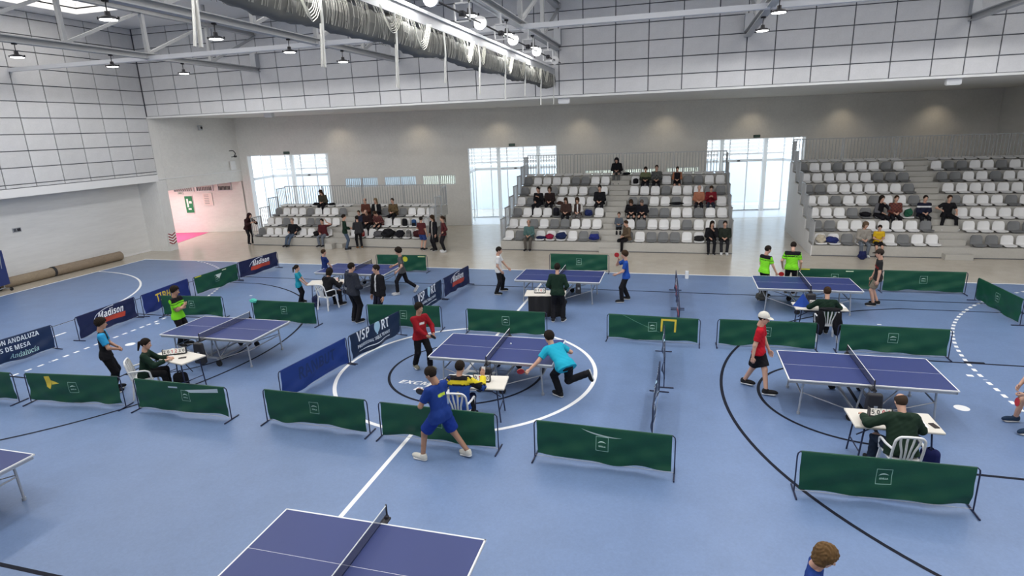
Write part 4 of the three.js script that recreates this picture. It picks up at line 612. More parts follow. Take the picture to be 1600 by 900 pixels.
// hand: wrist at the origin, fingers along +y, palm towards +z, thumb on +x; curl 0 = open, 1 = closed on a handle
function handSdf(curl) {
  const f = []; const base = [[0.03, 0.085, 0.0, 0.9], [0.011, 0.092, 0.0, 1.0], [-0.009, 0.088, 0.0, 0.94], [-0.028, 0.078, 0.0, 0.76]];
  for (const [bx, by, bz, l] of base) { let a = 0.12 + curl * 0.75, y = by, z = bz, r = 0.0095; for (const [seg, k] of [[0.042, 1], [0.027, 1.15], [0.021, 0.8]]) { const L = seg * l, ny = y + Math.cos(a) * L, nz = z + Math.sin(a) * L; f.push([bx, y, z, bx * 1.03, ny, nz, r, r * 0.92]); y = ny; z = nz; r *= 0.92; a += (0.18 + curl * 0.95) * k; } }
  const t1 = [0.045 + 0.012 * (1 - curl), 0.052, 0.016 + 0.012 * curl], t2 = [0.052 - curl * 0.022 + 0.012 * (1 - curl), 0.082, 0.028 + 0.022 * curl], t3 = [0.05 - curl * 0.045 + 0.012 * (1 - curl), 0.1, 0.036 + 0.02 * curl];
  f.push([0.022, 0.02, 0.004, ...t1, 0.015, 0.0125], [...t1, ...t2, 0.0115, 0.0105], [...t2, ...t3, 0.0102, 0.009]);
  const palm = [[0.024, 0.03, 0, 0.03, 0.082, 0, 0.014, 0.0125], [0.004, 0.025, 0, 0.01, 0.088, 0, 0.0155, 0.0125], [-0.014, 0.028, 0, -0.01, 0.084, 0, 0.0145, 0.012], [-0.024, 0.035, 0, -0.027, 0.074, 0, 0.012, 0.011], [0, -0.03, 0, 0, 0.03, 0, 0.0255, 0.024]];
  return (x, y, z) => { let d = 9; for (const c of palm) d = smin(d, cone(x, y, z, c), 0.012); let e = 9; for (const c of f) e = Math.min(e, cone(x, y, z, c)); return smin(d, e, 0.006); };
}
const handCache = new Map();
function handGeo(curl, mirror, cell) {
  const k = [curl, mirror, cell].join(); if (handCache.has(k)) return handCache.get(k);
  const g = surfaceNets(handSdf(curl), [-0.06, -0.06, -0.03], [0.09, 0.2, 0.115], cell);
  if (mirror) { const p = g.attributes.position, n = g.attributes.normal; for (let i = 0; i < p.count; i++) { p.setX(i, -p.getX(i)); n.setX(i, -n.getX(i)); } const ix = g.index.array; for (let i = 0; i < ix.length; i += 3) { const t = ix[i]; ix[i] = ix[i + 1]; ix[i + 1] = t; } }
  handCache.set(k, g); return g;
}
const shoeG = { upper: surfaceNets((x, y, z) => { let d = smin(ell(x, y - 0.05, z - 0.1, 0.045, 0.05, 0.115), ell(x, y - 0.055, z + 0.015, 0.04, 0.065, 0.06), 0.04); d = smin(d, cone(x, y, z, [0, 0.06, -0.01, 0, 0.1, -0.012, 0.042, 0.043]), 0.03); d = smax(d, -(y - 0.022), 0.006); return smax(d, y - 0.115, 0.008); }, [-0.08, 0, -0.11], [0.08, 0.14, 0.25], 0.0115), sole: surfaceNets((x, y, z) => smax(smax(smin(Math.hypot(x, z - 0.13) - 0.05, cone(x, 0, z, [0, 0, -0.03, 0, 0, 0.12, 0.041, 0.05]), 0.03), y - 0.03, 0.006), -(y - 0.004), 0.004), [-0.07, -0.012, -0.1], [0.07, 0.05, 0.21], 0.0115) };
const skins = { fair: [0.56, 0.33, 0.24], mid: [0.46, 0.26, 0.18], tan: [0.36, 0.20, 0.13] };
const clothCache = new Map();
function clothMatOf(rgb) { const k = rgb.join(); if (!clothCache.has(k)) clothCache.set(k, new THREE.MeshPhysicalMaterial({ color: lin(...rgb), roughness: 0.85, specularIntensity: 0.35 })); return clothCache.get(k); }
const tintMat = new THREE.MeshPhysicalMaterial({ vertexColors: true, roughness: 0.85, specularIntensity: 0.35 }), skinMat = new THREE.MeshStandardMaterial({ vertexColors: true, roughness: 0.6 });
const v3 = (a) => new THREE.Vector3(...a);
function paint(g, fn) { const p = g.attributes.position, c = new Float32Array(p.count * 3); for (let i = 0; i < p.count; i++) { const k = fn(p.getX(i), p.getY(i), p.getZ(i)); c[3 * i] = k[0]; c[3 * i + 1] = k[1]; c[3 * i + 2] = k[2]; } g.setAttribute('color', new THREE.BufferAttribute(c, 3)); return g; }
function person(o) {
  const H = o.H || 1.72, s = H / 1.75, hs = (o.kid ? 0.93 : 1) * Math.pow(s, 0.35), cell = o.cell || 0.017, hc = o.far ? 0.0095 : 0.007, skin = skins[o.skin || 'fair'], p = o.pose || {};
  const g = thing('person', o.label, 'person', [o.x, o.y || 0, o.z], o.yaw || 0, o.group);
  g.updateMatrixWorld(true); const inv = g.matrixWorld.clone().invert();
  const L = (q) => q.w ? v3(q.w).applyMatrix4(inv) : v3(q).multiplyScalar(s);
  const pel = L(p.pelvis || [0, 0.93, 0]);
  const tq = new THREE.Quaternion().setFromEuler(new THREE.Euler(p.lean || 0.03, p.twist || 0, p.side || 0, 'YXZ'));
  const U = new THREE.Vector3(0, 1, 0).applyQuaternion(tq), X = new THREE.Vector3(1, 0, 0).applyQuaternion(tq), F = new THREE.Vector3(0, 0, 1).applyQuaternion(tq);
  const T = (x, y, z) => pel.clone().addScaledVector(X, x * s).addScaledVector(U, y * s).addScaledVector(F, z * s);
  const bulk = o.bulk || 1, sw = 0.172 * (o.slim || 1);
  const sh = { l: T(sw, 0.455, 0), r: T(-sw, 0.455, 0) }, hip = { l: T(0.085, -0.02, 0), r: T(-0.085, -0.02, 0) };
  const ik = (a, b, l1, l2, pole) => { const d = b.clone().sub(a); let D = d.length(); const m = (l1 + l2) * 0.995; if (D > m) { b = a.clone().addScaledVector(d, m / D); D = m; } const u = d.normalize(), t = (l1 * l1 - l2 * l2 + D * D) / (2 * D), h = Math.sqrt(Math.max(0, l1 * l1 - t * t)); const pp = pole.clone().addScaledVector(u, -pole.dot(u)).normalize(); return [a.clone().addScaledVector(u, t).addScaledVector(pp, h), b]; };
  const A = {}, G = {};
  for (const k of ['l', 'r']) {
    const sg = k === 'l' ? 1 : -1;
    const ht = L((k === 'l' ? p.lh : p.rh) || [sg * 0.27, 0.79, 0.08]), ft = L((k === 'l' ? p.lf : p.rf) || [sg * 0.11, 0.085, k === 'l' ? 0.02 : -0.02]);
    const ep = v3((k === 'l' ? p.le : p.re) || [sg * 0.6, -0.3, -0.7]), kp = v3((k === 'l' ? p.lk : p.rk) || [sg * 0.15, 0.1, 1]);
    A[k] = ik(sh[k], ht, 0.30 * s, 0.26 * s, ep); G[k] = ik(hip[k], ft, 0.435 * s, 0.43 * s, kp);
  }
  const nb = T(0, 0.5, -0.01), hd = o.look || [0, 0], hq = tq.clone().slerp(new THREE.Quaternion(), 0.6).multiply(new THREE.Quaternion().setFromEuler(new THREE.Euler(hd[1], hd[0], 0, 'YXZ')));
  const hp = nb.clone().addScaledVector(U, 0.085 * s).add(new THREE.Vector3(0, 0.12 * hs, 0.025 * s).applyQuaternion(hq));
  // ---- tapered capsules
  const c = (a, b, r1, r2) => [a.x, a.y, a.z, b.x, b.y, b.z, r1 * s, r2 * s];
  const torso = (e, b = bulk) => [c(T(0.05, -0.02, 0), T(0.075, 0.34, 0), 0.105 * b + e, 0.10 * b + e), c(T(-0.05, -0.02, 0), T(-0.075, 0.34, 0), 0.105 * b + e, 0.10 * b + e), c(T(0.1, 0.42, 0), T(-0.1, 0.42, 0), 0.085 + e, 0.085 + e), c(T(sw * 0.96, 0.45, 0), T(-sw * 0.96, 0.45, 0), 0.058 + e, 0.058 + e), c(T(0, 0.0, 0.02), T(0, 0.2, 0.03), 0.11 * b + e, 0.10 * b + e)];
  const arm = (k, e, upto = 2) => { const q = [c(sh[k], A[k][0], 0.056 + e, 0.042 + e)]; if (upto > 1) q.push(c(A[k][0], A[k][1], 0.042 + e, 0.029 + e)); return q; };
  const leg = (k, e, e2 = e) => [c(hip[k], G[k][0], 0.088 + e, 0.058 + e), c(G[k][0], G[k][1], 0.056 + e, 0.040 + e2)];
  const field = (list, k, flat) => { const fx = F.x, fy = F.y, fz = F.z, ox = pel.x, oy = pel.y, oz = pel.z; const n = flat || 0; return (x, y, z) => { let d = 9; if (n) { const t = (x - ox) * fx + (y - oy) * fy + (z - oz) * fz, q = t * 0.32; const X2 = x + fx * q, Y2 = y + fy * q, Z2 = z + fz * q; for (let i = 0; i < n; i++) d = smin(d, cone(X2, Y2, Z2, list[i]), k); d *= 0.86; } for (let i = n; i < list.length; i++) d = smin(d, cone(x, y, z, list[i]), k * 0.7); return d; }; };
  const bounds = (list, pad) => { const mn = [9e9, 9e9, 9e9], mx = [-9e9, -9e9, -9e9]; for (const q of list) for (let i = 0; i < 3; i++) { const r = Math.max(q[6], q[7]) + pad; mn[i] = Math.min(mn[i], q[i] - r, q[i + 3] - r); mx[i] = Math.max(mx[i], q[i] + r, q[i + 3] + r); } return [mn, mx]; };
  const plane = (n, pt) => { const w = n.dot(pt); return (x, y, z) => n.x * x + n.y * y + n.z * z - w; };
  // ---- body: one skin surface, head and hands meshed finer and joined in
  const TB = torso(-0.006), bodyList = [...TB, c(nb, hp.clone().addScaledVector(U, -0.06 * s), 0.05, 0.05), ...arm('l', 0), ...arm('r', 0), ...leg('l', 0), ...leg('r', 0)];
  const bf = field(bodyList, 0.035 * s, TB.length), [bm, bx] = bounds(bodyList, 0.03);
  const body = paint(surfaceNets(bf, bm, bx, cell * 1.1), () => skin);
  const hm = new THREE.Matrix4().compose(hp, hq, new THREE.Vector3(hs, hs, hs)), hairRgb = o.hair ? o.hair[1] : [0.02, 0.014, 0.01];
  const head = paint(headGeo(hc).clone(), (x, y, z) => { const ax = Math.abs(x), e = Math.hypot(ax - EYE[0], y - EYE[1], z - EYE[2]); if (e < 0.0150 && z > 0.082) return Math.hypot(ax - EYE[0], y - EYE[1]) < 0.006 ? [0.03, 0.02, 0.015] : [0.6, 0.58, 0.55]; if (z > 0.07 && Math.abs(y + 0.066) < 0.009 && ax < 0.024) return [skin[0] * 0.8, skin[1] * 0.5, skin[2] * 0.5]; if (z > 0.06 && Math.abs(y - 0.03) < 0.006 && ax > 0.01 && ax < 0.045) return hairRgb; return skin; }).applyMatrix4(hm);
  const parts = [body, head];
  for (const k of ['l', 'r']) {
    const dir = ((k === 'l' ? p.lhd : p.rhd) ? v3(k === 'l' ? p.lhd : p.rhd) : A[k][1].clone().sub(A[k][0])).normalize(), pn = (k === 'l' ? p.lp : p.rp) ? v3(k === 'l' ? p.lp : p.rp) : new THREE.Vector3(k === 'l' ? -1 : 1, 0, 0.25);
    const z = pn.addScaledVector(dir, -pn.dot(dir)).normalize(), x = new THREE.Vector3().crossVectors(dir, z);
    const m = new THREE.Matrix4().makeBasis(x, dir, z).setPosition(A[k][1]).multiply(new THREE.Matrix4().makeScale(s, s, s));
    const curl = (k === 'l' ? p.lc : p.rc) ?? 0.28; parts.push(paint(handGeo(curl, k === 'l', o.far ? 0.0075 : 0.0055).clone(), () => skin).applyMatrix4(m)); A[k].m = m; A[k].dir = dir; A[k].pn = z;
  }
  mesh('body', mergeGeometries(parts), skinMat, g);
  // ---- clothing
  const top = o.top || {}, long = top.long !== false, e = top.loose ?? (top.jacket ? 0.03 : 0.016), hem = top.hem ?? -0.1;
  { const tl = torso(e), list = [...tl, c(T(0.075, hem, 0), T(0.055, 0, 0), 0.132 * bulk + e, 0.112 * bulk + e), c(T(-0.075, hem, 0), T(-0.055, 0, 0), 0.132 * bulk + e, 0.112 * bulk + e)]; const nf = list.length; if (!top.sleeveless) for (const k of ['l', 'r']) list.push(...arm(k, e * 0.8 + 0.008, long ? 2 : 1)); if (hem < -0.06) for (const k of ['l', 'r']) list.push(c(hip[k], hip[k].clone().lerp(G[k][0], 0.16), 0.088 + (o.bottom?.loose ?? 0.012) + 0.014, 0.088 + (o.bottom?.loose ?? 0.012) + 0.012)); if (top.collar || top.hood) list.push(c(T(0.05, 0.5, -0.05), T(-0.05, 0.5, -0.05), top.hood ? 0.06 : 0.045, top.hood ? 0.06 : 0.045)); else list.push(c(T(0.03, 0.47, -0.01), T(-0.03, 0.47, -0.01), 0.055, 0.055));
    const f0 = field(list, 0.05 * s, nf), pb = plane(U.clone().negate(), T(0, hem, 0)), pt = plane(U, T(0, top.collar || top.hood ? 0.56 : 0.515, 0));
    const cut = ['l', 'r'].map((k) => long ? plane(A[k][1].clone().sub(A[k][0]).normalize(), A[k][1].clone().lerp(A[k][0], 0.06)) : plane(A[k][0].clone().sub(sh[k]).normalize(), sh[k].clone().lerp(A[k][0], 0.72)));
    const near = ['l', 'r'].map((k) => long ? c(A[k][0].clone().lerp(A[k][1], 0.6), A[k][1].clone().lerp(A[k][0], -0.3), 0.075, 0.075) : c(sh[k].clone().lerp(A[k][0], 0.5), A[k][0], 0.085, 0.085));
    const fold = (x, y, z) => 0.0035 * Math.sin(x * 55 + y * 31) * Math.sin(z * 47 + y * 38);
    const sdf = (x, y, z) => { let d = f0(x, y, z) + fold(x, y, z); d = smax(d, pb(x, y, z), 0.012); d = smax(d, pt(x, y, z), 0.012); for (let i = 0; i < 2; i++) if (cone(x, y, z, near[i]) < 0) d = smax(d, cut[i](x, y, z), 0.008); return d; };
    const [m0, m1] = bounds(list, 0.03), geo = surfaceNets(sdf, m0, m1, cell); const rel = new THREE.Vector3();
    if (top.fn) { paint(geo, (x, y, z) => { rel.set(x, y, z).sub(pel); const a = rel.dot(X) / s, b = rel.dot(U) / s, d = rel.dot(F) / s; const dl = Math.min(cone(x, y, z, c(sh.l, A.l[0], 0.06, 0.05)), cone(x, y, z, c(A.l[0], A.l[1], 0.05, 0.04))), dr = Math.min(cone(x, y, z, c(sh.r, A.r[0], 0.06, 0.05)), cone(x, y, z, c(A.r[0], A.r[1], 0.05, 0.04))); const dt = Math.abs(a) < 0.165 && b < 0.5; return top.fn(a, b, d, !dt && Math.min(dl, dr) < 0.03, x, y, z); }); mesh(top.jacket ? 'jacket' : 'shirt', geo, tintMat, g); }
    else mesh(top.jacket ? 'jacket' : 'shirt', geo, clothMatOf(top.color || [0.02, 0.02, 0.025]), g); }
  const bot = o.bottom || {};
  { const be = bot.loose ?? 0.012, list = [c(T(0.05, -0.04, 0), T(0.05, 0.04, 0), 0.108 * bulk + 0.006, 0.10 * bulk), c(T(-0.05, -0.04, 0), T(-0.05, 0.04, 0), 0.108 * bulk + 0.006, 0.10 * bulk)]; const nf = list.length; const sk = bot.short;
    for (const k of ['l', 'r']) { if (sk) list.push(c(hip[k], G[k][0], 0.092 + be, 0.088 + be)); else list.push(...leg(k, be, be + 0.012)); }
    const f0 = field(list, 0.05 * s, nf), pt = plane(U, T(0, 0.13, 0)), cut = ['l', 'r'].map((k) => sk ? plane(G[k][0].clone().sub(hip[k]).normalize(), hip[k].clone().lerp(G[k][0], 0.86)) : plane(G[k][1].clone().sub(G[k][0]).normalize(), G[k][1].clone().lerp(G[k][0], 0.04)));
    const near = ['l', 'r'].map((k) => sk ? c(hip[k].clone().lerp(G[k][0], 0.7), G[k][0].clone().lerp(hip[k], -0.3), 0.14, 0.14) : c(G[k][1].clone().lerp(G[k][0], 0.3), G[k][1].clone().lerp(G[k][0], -0.3), 0.1, 0.1));
    const sdf = (x, y, z) => { let d = f0(x, y, z) + 0.003 * Math.sin(y * 60 + x * 20) * Math.sin(z * 40 + x * 50); d = smax(d, pt(x, y, z), 0.01); for (let i = 0; i < 2; i++) if (cone(x, y, z, near[i]) < 0) d = smax(d, cut[i](x, y, z), 0.008); return d; };
    const [m0, m1] = bounds(list, 0.03); mesh(sk ? 'shorts' : 'trousers', surfaceNets(sdf, m0, m1, cell), clothMatOf(bot.color || [0.012, 0.012, 0.016]), g); }
  if (o.hair && o.hair[0] !== 'none') { const m = mesh(o.hair[0] === 'cap' ? 'cap' : o.hair[0] === 'hood' ? 'hood' : 'hair', hairGeo(o.hair[0], o.far ? 0.0105 : 0.008), clothMatOf(o.hair[1]), g); m.position.copy(hp); m.quaternion.copy(hq); m.scale.setScalar(hs); if (o.hair[0] === 'cap') { const h2 = mesh('hair', hairGeo('short', 0.0105), clothMatOf([0.02, 0.014, 0.01]), g); h2.position.copy(hp); h2.quaternion.copy(hq); h2.scale.setScalar(hs); } }
  for (const k of ['l', 'r']) {
    const shin = G[k][1].clone().sub(G[k][0]).normalize(), fy = (k === 'l' ? p.lfy : p.rfy) ?? (k === 'l' ? 0.15 : -0.15), fp = (k === 'l' ? p.lfp : p.rfp) || 0;
    const m = mesh('shoe', shoeG.upper, clothMatOf(o.shoes || [0.02, 0.02, 0.022]), g); m.position.copy(G[k][1]).add(new THREE.Vector3(0, -0.085 * s, 0)); m.rotation.set(fp, fy, 0, 'YXZ'); const toe = k === 'l' ? p.lft : p.rft; if (toe) { const Y = shin.clone().negate(), Zv = v3(toe); Zv.addScaledVector(Y, -Zv.dot(Y)).normalize(); m.quaternion.setFromRotationMatrix(new THREE.Matrix4().makeBasis(new THREE.Vector3().crossVectors(Y, Zv), Y, Zv)); m.position.copy(G[k][1]).addScaledVector(Y, -0.085 * s); } m.scale.setScalar(s * 1.1); mesh('sole', shoeG.sole, clothMatOf(o.soles || [0.6, 0.6, 0.6]), m);
  }
  g.userData.label = o.label; return { g, A, G, hp, hq, s };
}
// bat gripped in a hand of a person
const batG = { blade: (() => { const a = new THREE.CylinderGeometry(0.077, 0.077, 0.007, 28).rotateX(Math.PI / 2); a.scale(1, 1.03, 1); a.translate(0, 0.14, 0); return a; })(), rubber: [1, -1].map((s) => { const a = new THREE.CylinderGeometry(0.075, 0.075, 0.004, 28).rotateX(Math.PI / 2); a.scale(1, 1.03, 1); a.translate(0, 0.143, s * 0.0055); return a; }), handle: rbox(0.03, 0.1, 0.024, 0.01, 0, 0.02, 0) };
function bat(P, k, label, faceRed, tiltDir) {
  const m = P.A[k].m.clone().premultiply(P.g.matrixWorld), pos = new THREE.Vector3(0, 0.07, 0.028).applyMatrix4(m); const g = thing('table_tennis_bat', label, 'bat', pos.toArray(), 0, 'table tennis bats');
  const q = new THREE.Quaternion().setFromUnitVectors(new THREE.Vector3(0, 1, 0), v3(tiltDir).normalize()); g.quaternion.copy(q);
  mesh('blade', batG.blade, std(lin(0.45, 0.28, 0.14), 0.6), g); const red = std(lin(0.42, 0.015, 0.02), 0.5), blk = std(lin(0.012, 0.012, 0.014), 0.5);
  mesh('rubber', batG.rubber[0], faceRed ? red : blk, g); mesh('rubber', batG.rubber[1], faceRed === 2 ? red : faceRed ? blk : red, g); mesh('handle', batG.handle, std(lin(0.25, 0.13, 0.07), 0.6), g);
}
// ================================================================ THE PEOPLE ON THE FLOOR
const K = [0.010, 0.010, 0.013], DG = [0.010, 0.028, 0.018], JEAN = [0.075, 0.105, 0.16], HB = [0.016, 0.011, 0.008], HBR = [0.04, 0.022, 0.012], GREY = [0.13, 0.13, 0.14], MAR = [0.085, 0.018, 0.022], WH = [0.66, 0.67, 0.68], LIME = [0.22, 0.72, 0.03], ROY = [0.012, 0.038, 0.20];
const foot = (x, z, y = 0.085) => ({ w: [x, y, z] });
const lime = (a, b, d, arm) => (b > 0.39 && !arm) || (b > 0.40 && Math.abs(a) < 0.24) ? K : (b > 0.345 && b < 0.365 ? K : LIME);
person({ x: -7.56, z: 2.66, yaw: 2.4, H: 1.74, label: 'person in black shirt with blue sleeves standing at the left, hands clasped', skin: 'mid', hair: ['thick', HB], look: [-0.1, 0.12], top: { long: false, fn: (a, b, d, arm) => arm || (b > 0.4 && Math.abs(a) > 0.12) ? [0.03, 0.30, 0.58] : K }, bottom: { color: K, loose: 0.022 }, pose: { lh: [0.06, 1.02, 0.25], rh: [-0.07, 1.0, 0.26], le: [0.8, -0.2, -0.4], re: [-0.8, -0.2, -0.4], lp: [-0.3, 0, -1], rp: [0.3, 0, -1] } });
person({ x: -8.34, z: -0.18, yaw: 1.75, H: 1.68, label: 'person in lime and black shirt with folded arms at the left table', skin: 'mid', hair: ['thick', HB], look: [0.1, 0.15], top: { long: false, fn: lime }, bottom: { color: K, loose: 0.018 }, pose: { lh: [-0.1, 1.14, 0.2], rh: [0.1, 1.18, 0.17], le: [0.8, -0.6, 0], re: [-0.8, -0.6, 0], lp: [0, 0, -1], rp: [0, 0, -1] } });
const seatPose = (o = {}) => ({ pelvis: [0, 0.55, 0], lf: [0.13, 0.085, 0.44], rf: [-0.13, 0.085, 0.46], lean: 0.12, lh: [0.14, 0.64, 0.3], rh: [-0.14, 0.64, 0.3], lk: [0.15, 1, 0.6], rk: [-0.15, 1, 0.6], lp: [0, -1, 0], rp: [0, -1, 0], ...o });
person({ x: -6.62, z: 2.62, yaw: 2.2, H: 1.66, label: 'seated umpire with dark ponytail in dark green sweater at the left desk', hair: ['tail', HB], look: [-0.25, 0.1], top: { color: DG }, bottom: { color: K }, pose: seatPose({ lean: 0.22, lh: [0.12, 0.80, 0.52], rh: [-0.1, 0.80, 0.5] }) });
person({ x: -7.52, z: -4.4, yaw: 1.95, H: 1.30, kid: true, label: 'child with ponytail in turquoise shirt at the back left desk', hair: ['tail', HB], top: { long: false, color: [0.02, 0.30, 0.42], hem: -0.16 }, bottom: { color: K }, pose: { rh: [-0.14, 0.88, 0.36], lh: [0.16, 0.86, 0.34] } });
person({ x: -6.2, z: -4.0, yaw: Math.PI - 0.25, H: 1.68, label: 'seated umpire all in black with back turned at the back left desk', hair: ['bob', HB], look: [0, 0.25], top: { color: K, jacket: true, hood: true }, bottom: { color: K }, pose: seatPose({ lean: 0.3, lh: [0.16, 0.80, 0.5], rh: [-0.2, 0.80, 0.5] }) });
person({ x: -7.78, z: -6.42, yaw: 2.5, H: 1.42, kid: true, label: 'child in navy shirt at the left end of the back left table', hair: ['short', HBR], top: { long: false, color: [0.012, 0.028, 0.13] }, bottom: { short: true, color: [0.012, 0.02, 0.08] }, pose: { rh: [-0.2, 0.86, 0.3], lh: [0.25, 0.8, 0.1] } });
person({ x: -4.54, z: -2.85, yaw: Math.PI - 0.35, H: 1.82, label: 'person in charcoal hooded top standing with back turned, white soles', hair: ['short', HB], look: [-0.3, 0.1], top: { color: [0.028, 0.032, 0.045], hood: true, jacket: true }, bottom: { color: K, loose: 0.022 }, soles: WH, pose: { lh: [0.12, 1.0, 0.22], rh: [-0.12, 1.0, 0.22] } });
person({ x: -3.74, z: -2.98, yaw: -0.45, H: 1.76, label: 'person in open black jacket over a white shirt, facing the viewer', hair: ['short', HB], look: [-0.5, 0.05], top: { jacket: true, collar: true, fn: (a, b, d) => d > 0.03 && Math.abs(a) < 0.03 && b > 0.05 ? WH : K }, bottom: { color: [0.012, 0.014, 0.03] }, pose: {} });
const grey9 = person({ x: -4.5, z: -6.1, yaw: -1.2, H: 1.64, label: 'person with curly hair in grey shirt walking at the back left table', hair: ['curly', HB], look: [-0.1, 0.1], top: { long: false, fn: (a, b, d, arm) => d > 0.02 && Math.abs(a) < 0.09 ? [0.26, 0.25, 0.25] : [0.075, 0.08, 0.085] }, bottom: { color: K }, shoes: [0.5, 0.5, 0.5], soles: WH, pose: { pelvis: [0, 0.9, 0], lean: 0.1, lf: foot(-4.62, -5.85), rf: foot(-4.1, -6.28, 0.2), rft: [0, -0.8, 0.6], rh: [-0.2, 1.02, 0.36], lh: [0.3, 0.92, 0.16] } });
const red10 = person({ x: -1.07, z: 0.11, yaw: 1.0, H: 1.62, label: 'person in red sweatshirt with white chest label holding a bat', skin: 'mid', hair: ['thick', HB], look: [0.1, 0.1], top: { fn: (a, b, d) => d > 0.05 && b > 0.29 && b < 0.35 && a > -0.06 && a < 0.09 ? WH : [0.27, 0.010, 0.018] }, bottom: { color: K, loose: 0.02 }, shoes: [0.22, 0.21, 0.16], soles: WH, pose: { lf: foot(-0.87, 0.12), rf: foot(-1.27, 0.1), lh: [0.2, 0.98, 0.30], rh: [-0.02, 0.98, 0.34], rc: 0.85, le: [0.8, -0.4, -0.4], re: [-0.8, -0.4, -0.4] } });
bat(red10, 'r', 'dark bat held by the person in red sweatshirt', 0, [0.8, 0.25, 0.5]);
const blue11 = person({ x: 0.92, z: 3.74, yaw: -1.95, H: 1.74, cell: 0.015, label: 'person in royal blue shirt and shorts striding past the front barrier', skin: 'tan', hair: ['short', HB], look: [0.25, 0.38], top: { long: false, hem: -0.14, fn: (a, b, d) => d < -0.03 && b > 0.30 && b < 0.355 && a > -0.10 && a < 0.06 ? [0.50, 0.66, 0.06] : ROY }, bottom: { short: true, color: [0.010, 0.034, 0.23], loose: 0.025 }, shoes: [0.62, 0.61, 0.55], soles: WH, pose: { pelvis: [0.02, 0.88, 0], lean: 0.14, lf: foot(0.58, 3.86), rf: foot(1.32, 3.62, 0.11), rfp: 0.2, lh: [0.12, 1.02, 0.34], rh: [-0.08, 1.06, 0.36], rc: 0.9, lc: 0.7, le: [0.9, -0.4, -0.4], re: [-0.8, -0.5, -0.3] } });
bat(blue11, 'r', 'black bat held by the striding person in royal blue', 0, [-0.25, 0.75, 0.35]);
person({ x: 0.86, z: 2.72, yaw: Math.PI + 0.1, H: 1.7, label: 'seated umpire in blue and yellow jacket lifting a score card', skin: 'mid', hair: ['short', HB], look: [-0.3, 0.1], top: { jacket: true, collar: true, fn: (a, b, d, arm) => (arm ? (a < 0 ? (b > 0.42 || d > 0.1 ? [0.66, 0.54, 0.03] : K) : [0.015, 0.03, 0.13]) : b > 0.39 && b < 0.475 ? [0.66, 0.54, 0.03] : b > 0.365 ? K : d < -0.05 && Math.hypot(a, b - 0.2) < 0.05 ? [0.35, 0.30, 0.10] : [0.018, 0.06, 0.26]) }, bottom: { color: [0.01, 0.015, 0.06] }, pose: seatPose({ lean: 0.2, rh: { w: [1.2, 0.93, 2.3] }, rhd: [0, 1, 0.1], re: [-0.8, -0.6, 0], rp: [0, 0, 1], lh: [0.32, 0.8, 0.42] }) });
{ const m = solo('score_card', box(-0.035, 0.035, 0, 0.11, -0.002, 0.002), M.plastic, 'white score card held up above the centre desk', 'card'); m.position.set(1.2, 1.0, 2.27); m.rotation.x = -0.2; }
const turq = person({ x: 2.5, z: 1.05, yaw: -2.3, H: 1.72, cell: 0.015, label: 'person in turquoise shirt lunging low with one foot lifted', hair: ['thick', HB], look: [0.15, -0.2], top: { long: false, hem: -0.13, loose: 0.024, color: [0.015, 0.36, 0.52] }, bottom: { color: K, loose: 0.022 }, soles: WH, pose: { pelvis: { w: [2.55, 0.80, 1.12] }, lean: 1.0, lf: foot(2.42, 0.98), rf: { w: [2.98, 0.52, 0.86] }, rft: [0, -1, 0.15], rk: [0, -1, 0.3], lh: { w: [1.83, 0.66, 1.26] }, lc: 0.9, le: [0.4, -0.6, -0.3], rh: { w: [2.35, 0.95, 0.62] } } });
bat(turq, 'l', 'red bat reaching out in the hand of the lunging person', 2, [-0.85, 0.25, 0.4]);
person({ x: -1.15, z: -6.59, yaw: 1.75, H: 1.6, label: 'person in white shirt standing left of the back centre table', hair: ['short', HB], look: [0, 0.15], top: { long: false, color: WH }, bottom: { color: K, loose: 0.02 }, soles: WH, pose: { lf: foot(-1.12, -6.84), rf: foot(-1.18, -6.34), lh: [0.2, 0.92, 0.34], rh: [-0.18, 0.88, 0.12] } });
person({ x: 1.43, z: -3.85, yaw: Math.PI, H: 1.72, label: 'person in dark green sweater standing with back turned at the draped desk', hair: ['short', HB], top: { color: DG }, bottom: { color: K, loose: 0.022 }, soles: WH, pose: { lf: foot(1.29, -3.84), rf: foot(1.57, -3.9), lh: [0.2, 0.95, 0.2], rh: [-0.2, 0.95, 0.2] } });
const blue16 = person({ x: 3.17, z: -6.24, yaw: -1.4, H: 1.62, label: 'person in blue shirt raising a red bat at the back centre table', hair: ['thick', HBR], look: [0, 0.05], top: { long: false, color: [0.018, 0.07, 0.33] }, bottom: { color: K, loose: 0.02 }, pose: { lf: foot(3.06, -6.05), rf: foot(3.22, -6.42), lean: 0.08, rh: { w: [2.92, 1.36, -6.2] }, rc: 0.9, re: [-0.6, -0.8, 0], lh: [0.1, 0.98, 0.34] } });
bat(blue16, 'r', 'red bat raised by the person in blue shirt', 2, [-0.35, 0.9, 0.2]);
person({ x: 6.33, z: -0.13, yaw: 1.35, H: 1.72, cell: 0.015, label: 'person in white cap and red shirt walking beside the right table', hair: ['cap', [0.62, 0.60, 0.54]], look: [-0.1, 0.22], top: { long: false, hem: -0.07, color: [0.44, 0.010, 0.022] }, bottom: { short: true, color: K, loose: 0.022 }, soles: WH, pose: { pelvis: [0, 0.91, 0.02], rf: foot(6.14, -0.36), lf: foot(6.52, 0.12), rh: [-0.27, 0.8, -0.06], lh: [0.25, 0.84, 0.2], rc: 0.6 } });
const lime18 = person({ x: 7.36, z: -7.42, yaw: 2.2, H: 1.62, label: 'person in lime and black shirt reaching a bat over the back right table', hair: ['short', HB], look: [-0.2, 0.15], top: { long: false, fn: lime }, bottom: { color: K }, pose: { lean: 0.1, rh: [-0.3, 0.86, 0.24], rc: 0.8, lh: [0.24, 0.85, 0.16] } });
